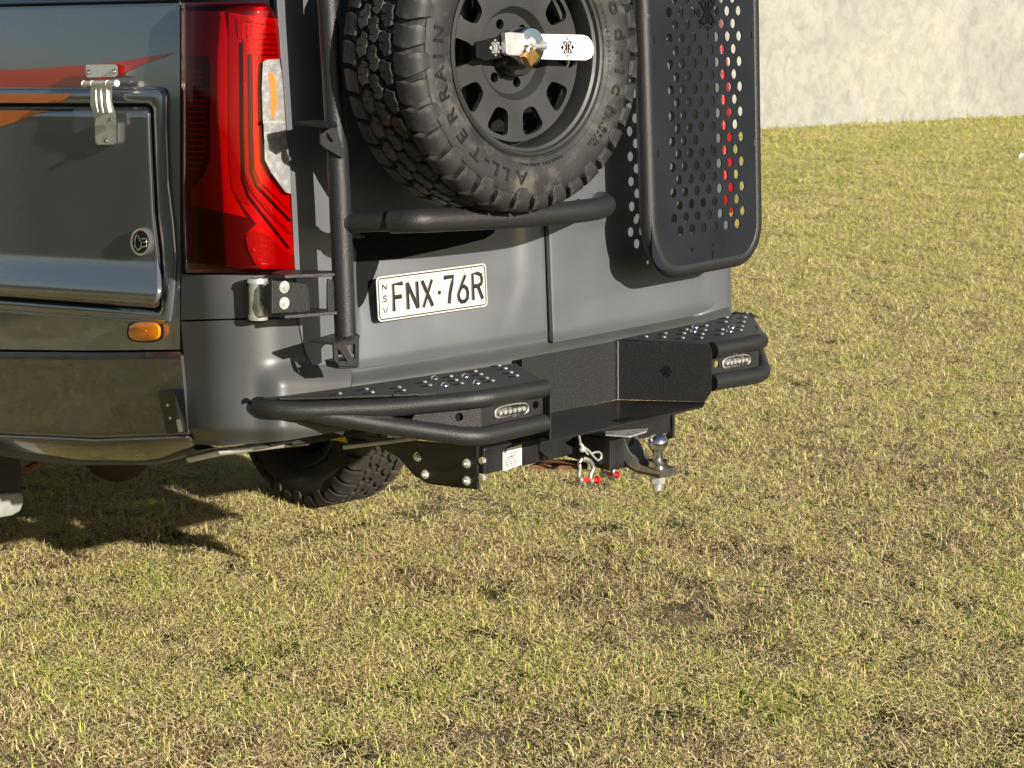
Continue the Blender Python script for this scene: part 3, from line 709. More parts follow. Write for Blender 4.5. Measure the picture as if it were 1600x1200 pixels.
# ---- rear doors ---------------------------------------------------------------
sx = lambda y: 857 + (355-y)*.012
zt = 2.45
tl = (proj((-.84, LEAN*(zt-.95), zt))); tr_ = proj((0, LEAN*(zt-.95), zt)); trr = proj((.74, LEAN*(zt-.95)+.02, zt))
def f_doorL(u, v, x, y):
    o = 0.0
    inrec = sstep(540, 560, x)*(1-sstep(802, 834, x + max(0, y-440)*.28))*sstep(352, 366, y+(x-570)*.16)
    dep = .007*(1-sstep(360, 575, y+(x-570)*.16)*.92) + .030*max(0, min(1, (835-x)/280))*(1-.6*sstep(470, 575, y+(x-570)*.16))
    o -= dep*inrec
    yl = 562 - (x-560)*.165
    o -= .010*sstep(yl, yl+20, y)
    return o
def f_doorR(u, v, x, y):
    o = 0.0; yy = y+(x-870)*.19
    inrec = sstep(862, 920, x)*(1-sstep(1085, 1118, x))*sstep(352, 366, yy)
    o -= .008*inrec*(1-sstep(470, 520, yy)*.9)
    o -= .010*sstep(516, 532, yy)
    o -= .02*sstep(1100, 1135, x)*0
    return o
def door(name, x0t, x1t, yt, bot, fn, nu, nv, label):
    T0 = Vector((x0t, yt)); T1 = Vector((x1t, yt)); vs = []
    xs = [bot[0][0]+(bot[-1][0]-bot[0][0])*(k/(nu-1)) for k in range(nu)]
    if name_left(bot): xs = [bot[0][0]+(bot[-1][0]-bot[0][0])*((k/(nu-1))**1.35) for k in range(nu)]
    else: xs = [bot[0][0]+(bot[-1][0]-bot[0][0])*(1-(1-k/(nu-1))**1.35) for k in range(nu)]
    for j in range(nv):
        v = j/(nv-1); v = 1-(1-v)**1.5
        for i in range(nu):
            u = (xs[i]-xs[0])/(xs[-1]-xs[0]); top = T0.lerp(T1, u); b_ = Vector((xs[i], at_poly(bot, xs[i])))
            p = top.lerp(b_, v); vs.append(on_body(p.x, p.y, .010+fn(u, v, p.x, p.y)))
    mb = MB(); mb.add(vs, [(j*nu+i, j*nu+i+1, (j+1)*nu+i+1, (j+1)*nu+i) for j in range(nv-1) for i in range(nu-1)])
    o = mb.build(name, M['paint_satin'], VAN, smooth=60, label=label)
    s_ = o.modifiers.new('solid', 'SOLIDIFY'); s_.thickness = .018; s_.offset = -1
    b = o.modifiers.new('bevel', 'BEVEL'); b.width = .003; b.segments = 2; b.limit_method = 'ANGLE'; b.angle_limit = R(60)
    return o
decal_later = True
def name_left(b): return b[0][0] < 600
tl_x = 467 - (500-tl[1])*.068
door('rear_door', tl_x, tr_[0]-.5, tl[1], DB, f_doorL, 90, 130, 'left rear door with the number plate')
door('rear_door', tr_[0]+.5, trr[0], tr_[1], DBR, f_doorR, 80, 110, 'right rear door behind the perforated rack')
decal('recess_dark_patch', [(545, 350), (548, 372), (556, 390), (568, 402), (584, 408), (625, 404), (700, 388), (756, 374), (772, 364), (776, 352)], M['shell'], VAN, lambda x, y: .0118+f_doorL(0, 0, x, y), thick=.004, nsub=2)  # flat black patch on the door standing in for a dark recess
# ---- number plate ---------------------------------------------------------------
def number_plate():
    A = on_body(586, 503, .002); B = on_body(757, 478, .002); D = on_body(580, 433, .002)
    ux = (B-A); W = ux.length; ux.normalize(); uy = (D-A); n = ux.cross(uy).normalized()
    uy = n.cross(ux).normalized(); H = (D-A).dot(uy)
    if n.dot(CAM-A) < 0: n = -n
    A = A + n*.012
    def P(u, v, h=0): return A + ux*(u*W) + uy*(v*H) + n*h
    def rr_(m_, rad):
        pts = []
        for cx, cy, a0 in ((W-m_-rad, H-m_-rad, 0), (m_+rad, H-m_-rad, 90), (m_+rad, m_+rad, 180), (W-m_-rad, m_+rad, 270)):
            for k in range(6): a = R(a0+18*k); pts.append((cx+rad*math.cos(a), cy+rad*math.sin(a)))
        return pts
    mb = MB(); mb.prism([A+ux*a+uy*b for a, b in rr_(0, .012)], n*.002)
    o = mb.build('number_plate', M['plate'], VAN, smooth=30, bevel=.0006)
    mb = MB(); mb.tube([A+ux*a+uy*b+n*.002 for a, b in rr_(.0055, .009)], .0016, 8, closed=True); mb.build('plate_border', M['ink'], o)
    G = {  # strokes in a unit box
     'F': [[(0, 0), (0, 1), (1, 1)], [(0, .52), (.85, .52)]],
     'N': [[(0, 0), (0, 1)], [(0, 1), (1, 0)], [(1, 0), (1, 1)]],
     'X': [[(0, 0), (1, 1)], [(0, 1), (1, 0)]],
     '7': [[(0, 1), (1, 1), (.82, .72), (.6, .4), (.45, 0)]],
     '6': [[(.82, 1), (.42, .70), (.12, .42), (0, .28), (.08, .1), (.3, 0), (.65, 0), (.92, .1), (1, .30), (.92, .48), (.65, .58), (.35, .56), (.1, .42)]],
     'R': [[(0, 0), (0, 1), (.6, 1), (.92, .92), (1, .76), (.92, .60), (.6, .52), (0, .52)], [(.55, .52), (1, 0)]],
     'S': [[(1, .85), (.75, 1), (.25, 1), (0, .8), (.15, .58), (.8, .42), (1, .22), (.75, 0), (.25, 0), (0, .15)]],
     'W': [[(0, 1), (.25, 0), (.5, .7), (.75, 0), (1, 1)]]}
    def glyph(ch, u0, v0, wd, hg, r):
        mb = MB()
        for st in G[ch]:
            pts = [P(0, 0) + ux*(u0+a*wd) + uy*(v0+b*hg) + n*.0022 for a, b in st]
            q0 = MB(); q0.tube(pts, r, 8)
            for k in range(len(q0.v)):
                p = Vector(q0.v[k]); d = (p-pts[0]).dot(n); q0.v[k] = tuple(p - n*d*(1-.22))
            mb.add(q0.v, q0.f)
        mb.build('plate_character', M['ink'], o, smooth=40)
    hgt = H*.60; v0 = H*.19
    for ch, u in (('F', .142), ('N', .268), ('X', .402), ('7', .600), ('6', .728), ('R', .865)):
        glyph(ch, u*W, v0, W*.088, hgt, .0058)
    for ch, v in (('N', .70), ('S', .44), ('W', .18)): glyph(ch, .052*W, v*H, W*.032, H*.12, .0017)
    mb = MB(); mb.cyl(P(.555, .47, .001), n, .0055, .0022, 16); mb.build('plate_character', M['ink'], o)
    mb = MB()
    for u, v, r in ((.045, .90, .0022), (.115, .92, .0045), (.20, .92, .002), (.26, .92, .002), (.73, .92, .002), (.79, .92, .002), (.865, .92, .0045), (.955, .90, .0022)): mb.mark(); mb.cyl(P(u, v, .001), n, r, .003, 12, r*.7)
    mb.build_each('screw', M['steel_dull'], o)
    emb = None
number_plate()
# ---- tail light ----------------------------------------------------------------
def tail_light():
    LE = lambda y: 283.5 + max(0, y-300)*.035 + 2*0                 # left edge
    RE = [(5, 416), (20, 430), (32, 434), (100, 441), (200, 449), (300, 456), (425, 462)]
    def xr(y):
        for (y0, x0), (y1, x1) in zip(RE, RE[1:]):
            if y <= y1: return x0+(x1-x0)*(max(y, y0)-y0)/(y1-y0)
        return RE[-1][1]
    def sheet(name, m, off, y0, y1, x0f, x1f, parent, nu=40, nv=50, edge=.01, depth=.004, label=None, ed=6):
        vs = []
        for j in range(nv):
            y = y0+(y1-y0)*j/(nv-1)
            for i in range(nu):
                u = i/(nu-1); x = x0f(y)+(x1f(y)-x0f(y))*u
                d = min(x-x0f(y), x1f(y)-x, y-y0, y1-y); vs.append(on_body(x, y, off-edge*(1-sstep(0, ed, d))))
        mb = MB(); mb.add(vs, [(j*nu+i, j*nu+i+1, (j+1)*nu+i+1, (j+1)*nu+i) for j in range(nv-1) for i in range(nu-1)])
        o = mb.build(name, m, parent, smooth=60, label=label)
        if depth: s_ = o.modifiers.new('solid', 'SOLIDIFY'); s_.thickness = depth; s_.offset = -1
        return o
    ytop = lambda x: 5 + max(0, x-330)*.16
    base = sheet('tail_light', M['lamp_dark'], .004, 4, 426, lambda y: LE(y)+1, lambda y: xr(y)-1, VAN, edge=0, depth=.03)
    # inner red body panels
    D = lambda nm, poly, m, off, th=.003, lb=None, ns=3: decal(nm, poly, m, base, off, thick=th, label=lb, nsub=ns)
    D('reflector_panel', [(291, 16), (350, 18), (356, 55), (358, 250), (362, 300), (385, 340), (330, 327), (302, 322), (296, 300), (318, 275), (328, 250), (329, 100), (325, 88), (291, 87)], M['lamp_red'], .0065)
    D('reflector_panel', [(357, 20), (372, 26), (374, 120), (376, 280), (390, 322), (372, 312), (362, 296), (358, 250)], M['lamp_red_bright'], .0085)
    D('reflector_panel', [(357, 20), (436, 30), (440, 92), (412, 96), (408, 190), (414, 255), (456, 312), (460, 400), (461, 420), (405, 420), (384, 366), (400, 350), (372, 312), (358, 300)], M['lamp_red'], .0060)
    # slats of the dark grille
    for k in range(19):
        y = 111+k*8.9; xe = 320+ (2 if k > 3 else -2) - max(0, k-14)*3.0
        D('grille_slat', [(294, y), (xe, y), (xe, y+2.6), (294, y+2.6)], M['lamp_red_bright'] if k in (0, 1, 2) else M['lamp_red'], .0095, ns=1)
    # light guide channels
    def chan(px, w, m, nm, off):
        L = [(a-w, b) for a, b in px]; Rr = [(a+w, b) for a, b in px][::-1]
        D(nm, L+Rr, m, off, ns=2)
    D('light_guide', [(369, 28), (380, 24), (434, 33), (436, 42), (385, 33), (378, 40), (378, 60), (372, 60)], M['lamp_red_bright'], .0115)
    chan([(377, 66), (377.5, 200), (380, 280), (388, 305), (412, 336), (452, 388)], 1.6, M['lamp_black'], 'guide_channel', .0125)
    chan([(383, 60), (384, 200), (386, 272), (393, 296), (420, 330), (455, 366)], 3.2, M['lamp_red_bright'], 'light_guide', .0105)
    chan([(391, 84), (392, 200), (394, 268), (402, 290), (428, 318), (454, 345)], 1.8, M['lamp_black'], 'guide_channel', .0125)
    chan([(398, 84), (399, 200), (401, 262), (409, 284), (432, 306), (453, 328)], 3.4, M['lamp_red'], 'light_guide', .0110)
    D('reflector_panel', [(386, 38), (434, 44), (438, 78), (437, 92), (414, 94), (407, 100), (403, 84), (386, 78)], M['lamp_red_bright'], .0095)
    for y in (52, 60, 68, 76, 84):
        D('reflector_rib', [(392, y), (433, y+1), (433, y+3), (392, y+2)], M['lamp_dark'], .0112, ns=1)
    # clear chamber
    ind = [(411, 97), (416, 93), (437, 92), (441, 120), (444, 160), (446, 190), (411, 190), (409, 140)]
    rev = [(412, 193), (446, 193), (450, 230), (454, 270), (455, 303), (446, 300), (424, 270), (414, 250)]
    D('indicator_reflector', ind, M['silver'], .0250); D('reversing_reflector', rev, M['silver'], .0250)
    D('indicator_bulb', [(419, 115), (427, 112), (432, 130), (433, 165), (428, 186), (423, 176), (424, 150), (421, 130)], M['lamp_orange'], .0262)
    for k in range(5): D('reflector_rib', [(413, 101+k*3), (436, 99+k*3.4), (436, 100+k*3.4), (413, 102+k*3)], M['silver'], .0265, ns=1)
    D('chamber_divider', [(411, 189), (446, 189), (446, 193), (411, 193)], M['aluminium'], .0272, ns=1)
    D('clear_lens', [(410, 97), (416, 92), (438, 91), (442, 120), (447, 190), (451, 230), (455, 270), (456, 304), (446, 301), (423, 271), (413, 250), (410, 190), (408, 140)], M['lens_clear'], .0285, th=.0005)
    # lower bright reflector with bulb
    D('reflector_panel', [(384, 372), (388, 365), (396, 361), (407, 362), (420, 370), (434, 382), (446, 392), (458, 399), (461, 418), (410, 420), (398, 412), (388, 390)], M['lamp_red_bright'], .0105)
    mb = MB(); c = on_body(396, 391, .012); mb.cyl(c, (-.4, -.9, 0), .006, .006, 16, .003); mb.build('bulb', M['lamp_orange'], base)
    # outer lenses
    lens = sheet('lens', M['lens_red'], .022, 5, 425, lambda y: LE(y)+(5-y if y < 5 else 0), lambda y: min(xr(y), 1e9), base, edge=.014, depth=0, nu=50, nv=60)
    sheet('lens_rim', M['shell'], -.004, 3, 428, lambda y: LE(y)-1.2, lambda y: xr(y)+1.0, base, edge=0, depth=.008, nu=30, nv=30)
    return base
tail_light()
def frame_post():
    pass
# ================================================================ tyre carrier, rack, step bumper (parts of the van)
def oy(px, py, y, lean=0.0): return on_y(px, py, y, lean)
def ol(px, py, y): return on_y(px, py, y, LEAN)
def plate_holes(name, outline, holes, to3, n, thick, m, parent, bevel=0.0, label=None):
    """flat plate given in local 2D with holes; to3 maps 2D -> world, n = outward normal"""
    cu = bpy.data.curves.new(name, 'CURVE'); cu.dimensions = '2D'; cu.fill_mode = 'BOTH'; cu.extrude = thick/2; cu.resolution_u = 1
    for lp in [outline]+holes:
        s_ = cu.splines.new('POLY'); s_.points.add(len(lp)-1)
        for i, (a, b) in enumerate(lp): s_.points[i].co = (a, b, 0, 1)
        s_.use_cyclic_u = True
    o = bpy.data.objects.new('tmp', cu); me = bpy.data.meshes.new_from_object(o)
    vs = [to3(v.co.x, v.co.y) + n*(v.co.z - thick/2) for v in me.vertices]; fs = [tuple(p.vertices) for p in me.polygons]
    bpy.data.objects.remove(o); bpy.data.curves.remove(cu); bpy.data.meshes.remove(me)
    import bmesh
    mb = MB(); mb.add(vs, fs); ob = mb.build(name, m, parent, smooth=0, label=label)
    b = bmesh.new(); b.from_mesh(ob.data); bmesh.ops.remove_doubles(b, verts=b.verts, dist=1e-5); bmesh.ops.recalc_face_normals(b, faces=b.faces); b.to_mesh(ob.data); b.free()
    ob.data.shade_smooth(); ob.data.set_sharp_from_angle(angle=R(30))
    return ob
def carrier():
    YT = -.13
    t = MB().tube([ol(490, -600, YT), ol(513, 0, YT), ol(530.5, 300, YT), ol(541, 552, YT)], .0265, 28).build('carrier_post', M['powder'], VAN, smooth=50)
    a = MB().tube([ol(536, 349, YT), ol(590, 347, -.22), ol(618, 346, -.265)], .0235, 24).build('carrier_arm', M['powder'], VAN, smooth=50)
    MB().tube([ol(612, 346, -.258), ol(650, 345, -.32), ol(800, 339, -.34), ol(900, 331, -.34), ol(934, 326, -.335), ol(946, 321, -.27), ol(940, 316, -.12)], .029, 28, fillet=.05).build('carrier_arm', M['powder'], VAN, smooth=50)
    w = MB(); 
    def ring(c, ax, r, rr0=.0035):
        ax = Vector(ax).normalized(); q = ax.to_track_quat('Z', 'Y').to_matrix(); w.mark(); w.tube([Vector(c)+q @ Vector((r*math.cos(k*.3927), r*math.sin(k*.3927), 0)) for k in range(16)], rr0, 6, closed=True)
    ring(ol(613, 346, -.258), ol(618, 346, -.265)-ol(590, 347, -.22), .0245); ring(ol(548, 348, -.148), ol(590, 347, -.22)-ol(536, 349, YT), .0245)
    w.build_each('weld', M['powder'], a)
    # upright mount behind the tyre, joins the wheel to the arm and the door
    mb = MB(); c = ol(735, 330, -.30); mb.tube([c, c+Vector((0, .03, .30)), c+Vector((.0, .05, 1.0))], .03, 20); mb.tube([ol(513, -120, YT), ol(760, -150, -.16)], .025, 20)
    mb.build('carrier_frame', M['powder'], VAN, smooth=50)
    # swing hinge of the carrier
    cyl = MB(); p0 = on_body(404, 499, .038); p1 = on_body(401, 434, .038); p1 = Vector((p0.x, p0.y, p1.z)); dd = (p1-p0)
    cyl.tube([p0, p0+dd*.1, p0+dd*.12, p0+dd*.88, p0+dd*.9, p1], [.024, .026, .0225, .0225, .026, .024], 28)
    h = cyl.build('swing_hinge', M['steel'], VAN, smooth=35)
    mb = MB(); mb.box(on_body(389, 468, .022), (.012, .03, .07)); mb.box(on_body(400, 470, .012), (.04, .03, .105)); mb.build('hinge_base', M['satin_black'], h, bevel=.003)
    yb = -.045
    def pl(pts, y, th, nm, m=M['powder']):
        P = [ol(a, b, y) for a, b in pts]; return MB().prism(P, (0, th, 0)).build(nm, m, h, bevel=.0015)
    pl([(425, 438), (478, 443), (482, 450), (485, 487), (425, 490)], yb-.03, .008, 'hinge_plate')
    mb = MB(); mb.prism([ol(411, 449, yb), ol(425, 438, yb-.03), ol(425, 490, yb-.03), ol(411, 478, yb)], (.01, .02, 0)); mb.build('hinge_plate', M['powder'], h, bevel=.001)
    mb = MB()
    for q in ((443.5, 448.5), (443.5, 473.5)):
        mb.mark(); c = ol(q[0], q[1], yb-.031); mb.cyl(c, (0, -1, 0), .0150, .0025, 28); mb.cyl(c+Vector((0, -.002, 0)), (0, -1, 0), .0075, .006, 20, .0062)
    mb.build_each('hinge_bolt', M['steel'], h)
    for py0, py1, nm in ((431, 431, 'hinge_arm'), (494, 491, 'hinge_arm')):
        a0 = ol(424, py0, -.03); b0 = ol(520, py1, -.12); mb = MB()
        P = [a0, ol(445, py0, -.085), b0+Vector((.02, -.02, 0)), b0+Vector((.02, .03, 0)), ol(445, py0, .0)]
        zc = (a0.z+b0.z)/2; P = [Vector((p.x, p.y, a0.z+(b0.z-a0.z)*(p.x-a0.x)/(b0.x-a0.x))) for p in P]
        mb.prism(P, (0, 0, .008)); mb.build(nm, M['powder'], h, bevel=.001)
    pl([(513, 436), (526, 438), (526, 492), (516, 492), (512, 486), (512, 446)], -.125, .006, 'hinge_plate')
    # small brackets with cut-outs on the post
    def bracket(top, face, holes, bolts, y):
        P = [ol(a, b, y) for a, b in face]; cx = P[0]
        ux = Vector((1, 0, 0)); uy = Vector((0, LEAN, 1)).normalized(); n = Vector((0, -1, LEAN)).normalized()
        L = lambda a, b: ((ol(a, b, y)-cx).dot(ux), (ol(a, b, y)-cx).dot(uy))
        o = plate_holes('carrier_bracket', [L(*q) for q in face], [[L(*q) for q in hh] for hh in holes], lambda a, b: cx+ux*a+uy*b, n, .005, M['powder'], VAN)
        mb = MB(); mb.prism([on_z(a, b, P[0].z+.006) for a, b in top], (0, 0, -.006)); mb.build('bracket_top', M['powder'], o)
        mb = MB()
        for q in bolts: mb.mark(); mb.cyl(ol(q[0], q[1], y-.001), (0, -1, 0), .0045, .005, 10)
        mb.build_each('bolt', M['satin_black'], o)
    bracket([(483, 532), (521, 521), (554, 518), (562, 524), (520, 535)], [(521, 535), (561, 524), (561, 573), (531, 572), (522, 562)], [[(528, 544), (543, 564), (529, 565)], [(541, 540), (555, 537), (555, 561), (550, 560)]], [(531, 531), (539, 529), (548, 527)], -.165)
    bracket([(457, 191), (500, 186), (524, 188), (527, 196), (500, 195)], [(500, 196), (524, 190), (532, 220), (540, 244), (536, 247), (506, 230), (501, 224)], [[(509, 208), (511, 206), (521, 220), (519, 224), (512, 218)]], [(508, 195), (514, 194)], -.165)
    mb = MB(); P = [ol(527, 566, -.155), ol(560, 560, -.155), ol(560, 575, -.155), ol(530, 577, -.155)]; mb.prism(P, (0, .05, 0)); mb.build('post_foot', M['powder'], VAN, bevel=.002)
carrier()
def rack():
    YP = -.195
    ux = Vector((1, 0, 0)); uy = Vector((0, LEAN, 1)).normalized(); n = Vector((0, -1, LEAN)).normalized()
    o = ol(1090, 200, YP)
    def L(px, py): p = ol(px, py, YP)-o; return (p.dot(ux), p.dot(uy))
    T3 = lambda a, b: o+ux*a+uy*b
    x0 = L(1014, 200)[0]; x1 = L(1184, 200)[0]; yb = L(1100, 412)[1]; yt = yb+1.45
    rl, rr_ = .055, .06
    yl = L(1036, 423)[1]; yr = L(1166, 400)[1]
    out = [(x0, yt), (x0, yl+rl)] + [(x0+rl-rl*math.cos(R(a)), yl+rl-rl*math.sin(R(a))) for a in range(10, 90, 10)] + [(x0+rl, yl), (x1-rr_, yr)] + [(x1-rr_+rr_*math.sin(R(a)), yr+rr_-rr_*math.cos(R(a))) for a in range(10, 90, 10)] + [(x1, yr+rr_), (x1, yt)]
    # hole grid measured on the sheet
    h0 = L(1045, 19); h6 = L(1154, 19); S = (h6[0]-h0[0])/6; V = (L(1045, 19)[1]-L(1049, 141)[1])/6
    holes = []; k0 = -30
    yrow0 = h0[1]
    for k in range(-34, 18):
        yy = yrow0 - V*k; odd = k % 2
        for i in range(7):
            if odd and i == 6: continue
            a = h0[0]+S*(i+(.5 if odd else 0))
            if k == 0 and i == 3: continue
            if k == -1 and i in (2, 3) or k == 1 and i in (2, 3) and False: continue
            if k == 10 and i == 3: continue
            if k in (2,) and i == 3: continue
            if yy < h0[1]-V*17.2 or yy > yt-.08: continue
            holes.append([(a+.0110*math.cos(2*math.pi*q/16), yy+.0137*math.sin(2*math.pi*q/16)) for q in range(16)])
    def slot(px, py, w=.0035, h=.020):
        a, b = L(px, py); return [(a-w/2, b-h/2), (a+w/2, b-h/2), (a+w/2, b+h/2), (a-w/2, b+h/2)]
    def dot(px, py, r=.0045): a, b = L(px, py); return [(a+r*math.cos(2*math.pi*q/10), b+r*1.2*math.sin(2*math.pi*q/10)) for q in range(10)]
    holes += [slot(1022, 62), slot(1106, 58), slot(1174, 55), slot(1028, 241), slot(1111, 231), slot(1179, 222), slot(1113, 398), dot(1081, 390), dot(1114, 383)]
    p = plate_holes('perforated_panel', out, holes, T3, n, .0035, M['powder_panel'], VAN)
    # cut-out emblem at the top of the sheet: shown as raised dark bars
    e = T3(*L(1105, 19)) + n*.0005; emblem('cut_emblem', e, ux, uy, .085, p, M['shell'], .0015)
    # tube frame round it
    A = lambda px, py, dy=0: ol(px, py, YP+.022+dy)
    MB().tube([A(985, -500), A(1003, 0), A(1009, 200), A(1014, 370), A(1036, 424), A(1160, 401), A(1177, 365), A(1172, 0), A(1160, -500)], .0245, 24, fillet=.07).build('rack_frame', M['powder'], VAN, smooth=50)
    MB().tube([A(1004.5, 22), A(1005, 28)], .0262, 24).build('frame_joint', M['powder'], VAN)
    MB().tube([A(1013.5, 316), A(1013.8, 319)], .0256, 24).build('frame_joint', M['powder'], VAN)
    if 0: mb = MB(); q = T3(x0-.004, 0); mb.prism([T3(x0-.008, b)+n*.001 for b in (L(1014, 136)[1], L(1016, 178)[1])]+[T3(x0+.004, b)+n*.001 for b in (L(1016, 178)[1], L(1014, 136)[1])], n*.003); mb.build('panel_tab', M['powder'], p)
    # standoffs holding the rack to the door
    mb = MB()
    for py in (-200, ):
        for px in (1030, 1160): mb.mark(); mb.tube([ol(px, py, YP+.02), ol(px, py, YP+.02)+Vector((0, .17, 0))], .015, 12)
    mb.build_each('rack_mount', M['powder'], VAN)
rack()
# ---- step bumper ------------------------------------------------------------------
CX = .017
def zt_(x): return .03*(x+.30)
def wing(sx):
    """left wing measured, right wing its mirror image about the hitch"""
    def W(px, py, y):
        p = oy(px, py, y)
        if sx > 0: p = mir(p.x, p.y, p.z)
        return p
    def mir(x, y, z):
        if sx < 0: return Vector((x, y, z))
        X = 2*CX-x; X = X if X < .52 else .52+(X-.52)*.66
        return Vector((X, y, z+.019))
    up = [W(404, 634, .045), W(425, 638, .0), W(470, 642, -.05), W(605, 637, -.168), W(752, 623, -.30), W(851, 606, -.30)]
    lo = [W(487, 644, -.062), W(600, 664, -.165), W(742, 684, -.30), W(851, 660, -.30)]
    top = MB().tube(up, .0235, 28, fillet=.045).build('bumper_tube', M['powder'], VAN, smooth=50)
    MB().tube(lo, .0235, 28, fillet=.045).build('bumper_tube', M['powder'], VAN, smooth=50)
    zt0 = W(851, 606, -.30).z + .018
    if sx > 0: zt0 = oy(851, 606, -.30).z + .018
    T = [(-.955, .01), (-.90, -.050), (-.70, -.176), (-.513, -.292), (-.30, -.292), (-.185, -.07), (-.45, -.045), (-.75, -.022), (-.90, .0)]
    zl = [W(a, b, c).z for a, b, c in ((425, 638, 0), (851, 606, -.3))]
    def zz(x): return zt0 + 0.0
    pl = MB().prism([mir(x, y, zt0) for x, y in T], (0, 0, -.004)).build('step_plate', M['powder'], VAN, bevel=.001)
    # folded front rim plus a few weld beads
    w_ = MB()
    for a, b in (((-.93, -.02), (-.86, -.075)), ((-.70, -.176), (-.64, -.213)), ((-.45, -.292), (-.38, -.292)), ((-.56, -.262), (-.53, -.281))):
        p, q = mir(*a, zt0), mir(*b, zt0); P = [p.lerp(q, k/9)+Vector((0, -.003, random.uniform(-.001, .001))) for k in range(10)]
        w_.mark(); w_.tube(P, .0042, 6)
    w_.mark(); w_.tube([W(505, 645, -.088)+Vector((0, -.008, -.0)), W(560, 650, -.135)+Vector((0, -.009, 0)), W(610, 652, -.175)+Vector((0, -.006, 0))], .005, 6)
    w_.build_each('weld', M['powder'], pl)
    # grip dimples
    if sx < 0:
        dim = [(531, 615), (573, 608), (582, 613), (624, 605), (631, 610), (664, 597), (672, 602), (705, 588), (713, 594), (722, 599), (743, 580), (752, 585), (761, 591), (770, 595), (780, 571), (790, 576), (799, 582), (808, 587)]
        bol = [(679, 592), (695, 603), (727, 589), (745, 599)]
    else:
        dim = [(1010, 526), (1040, 521), (1038, 527), (1073, 515), (1069, 521), (1067, 528), (1104, 509), (1102, 516), (1098, 522), (1096, 528), (1136, 496), (1134, 503), (1129, 515), (1128, 522), (1167, 489), (1164, 496), (1162, 503), (1160, 510), (1158, 516)]
        bol = [(1086, 512), (1084, 518.5), (1143, 512), (1140, 518.5)]
    zp = zt0 + (0 if sx < 0 else .019)
    mb = MB(); ms = MB()
    for a, b in dim:
        c = on_z(a, b, zp); prof = [(.0062, 0), (.005, .003), (.003, .0042), (.0006, .0046)]
        mx = Matrix.Translation(c-Vector((0, 0, .0005))); mb.lathe(prof, mx, 12)
        e = c+Vector((-.019, 0, .0004)); ms.box(e, (.022, .008, .0012))
    g = mb.build('grip_dimples', M['steel_dull'], pl, smooth=60); g['kind'] = 'stuff'
    g = ms.build('grip_slots', M['shell'], pl); g['kind'] = 'stuff'
    mb = MB()
    for a, b in bol:
        mb.mark(); c = on_z(a, b, zp-.001); mb.lathe([(.0115, 0), (.0115, .0015), (.0085, .006), (.005, .0085), (.0006, .0092)], Matrix.Translation(c), 20)
    mb.build_each('step_bolt', M['chrome'], pl, smooth=60)
    # face plate between the tubes with two round holes and the lamp
    za = oy(851, 606, -.30).z-.012; zb = oy(851, 660, -.30).z+.010
    pts = [(-.655, -.208), (-.513, -.298), (-.30, -.298)]
    segs = [((-.66, -.208), (-.513, -.300)), ((-.513, -.300), (-.30, -.300))]
    for k, (p, q) in enumerate(segs):
        P3 = mir(p[0], p[1]+.006, 0); Q3 = mir(q[0], q[1]+.006, 0); ux = (Q3-P3); L_ = ux.length; ux.z = 0; ux.normalize(); n = Vector((ux.y, -ux.x, 0)) 
        if n.y > 0: n = -n
        zoff = P3.z; base = Vector((P3.x, P3.y, 0))
        t3 = lambda a, b, base=base, ux=ux: base+ux*a+Vector((0, 0, b+(.019 if sx > 0 else 0)))
        circ = lambda a, b, r: [(a+r*math.cos(2*math.pi*q_/20), b+r*math.sin(2*math.pi*q_/20)) for q_ in range(20)]
        zm = (za+zb)/2
        if k == 0: ol_ = [(0, zm), (L_, zb-.004), (L_, za), (0.02, za)]; hs = [circ(L_-.055, zm+.002, .0105)]
        else: ol_ = [(0, zb), (L_, zb), (L_, za), (0, za)]; hs = [circ(L_-.026, zm+.004, .0105)]
        f = plate_holes('face_plate', ol_, hs, t3, n, .004, M['powder'], VAN)
        if k == 0: MB().box(base+ux*(L_-.055)-n*.02+Vector((0, 0, zm+.002+(.019 if sx > 0 else 0))), (.035, .02, .035)).build('hole_blackout', M['shell'], VAN)  # black block added behind the hole only to keep it dark
        if k == 1:
            c = base+ux*.100+n*.001+Vector((0, 0, zm+.002+(.019 if sx > 0 else 0)))
            def ovl(a, b, pw=4): return [c+ux*(a*math.copysign(abs(math.cos(t_))**(2/pw), math.cos(t_)))+Vector((0, 0, 1))*(b*math.copysign(abs(math.sin(t_))**(2/pw), math.sin(t_))) for t_ in [2*math.pi*q_/32 for q_ in range(32)]]
            lo_ = MB().prism(ovl(.058, .0175, 3), n*.004).build('reversing_light', M['aluminium'], VAN, bevel=.001)
            MB().prism([p_+n*.004 for p_ in ovl(.052, .0145, 3)], n*.001).build('reflector', M['chrome'], lo_)
            mb = MB()
            for q_ in range(6):
                mb.mark(); cc = c+ux*(-.040+.016*q_)+n*.006
                mb.lathe([(.0065, 0), (.0055, .002), (.002, .0025), (.0003, .001)], Matrix.Translation(cc) @ n.to_track_quat('Z', 'Y').to_matrix().to_4x4(), 12)
            mb.build_each('led', M['silver'], lo_, smooth=20)
            mb = MB(); rings = [[p_+n*h_ for p_ in ovl(a_, b_, 3)] for a_, b_, h_ in ((.055, .016, .004), (.054, .0155, .010), (.048, .012, .013))]
            mb.add([p_ for r_ in rings for p_ in r_], [(i*32+q_, i*32+(q_+1) % 32, (i+1)*32+(q_+1) % 32, (i+1)*32+q_) for i in range(2) for q_ in range(32)]+[tuple(range(64, 96))])
            mb.build('lens', M['lens_clear'], lo_)
wing(-1); wing(1)
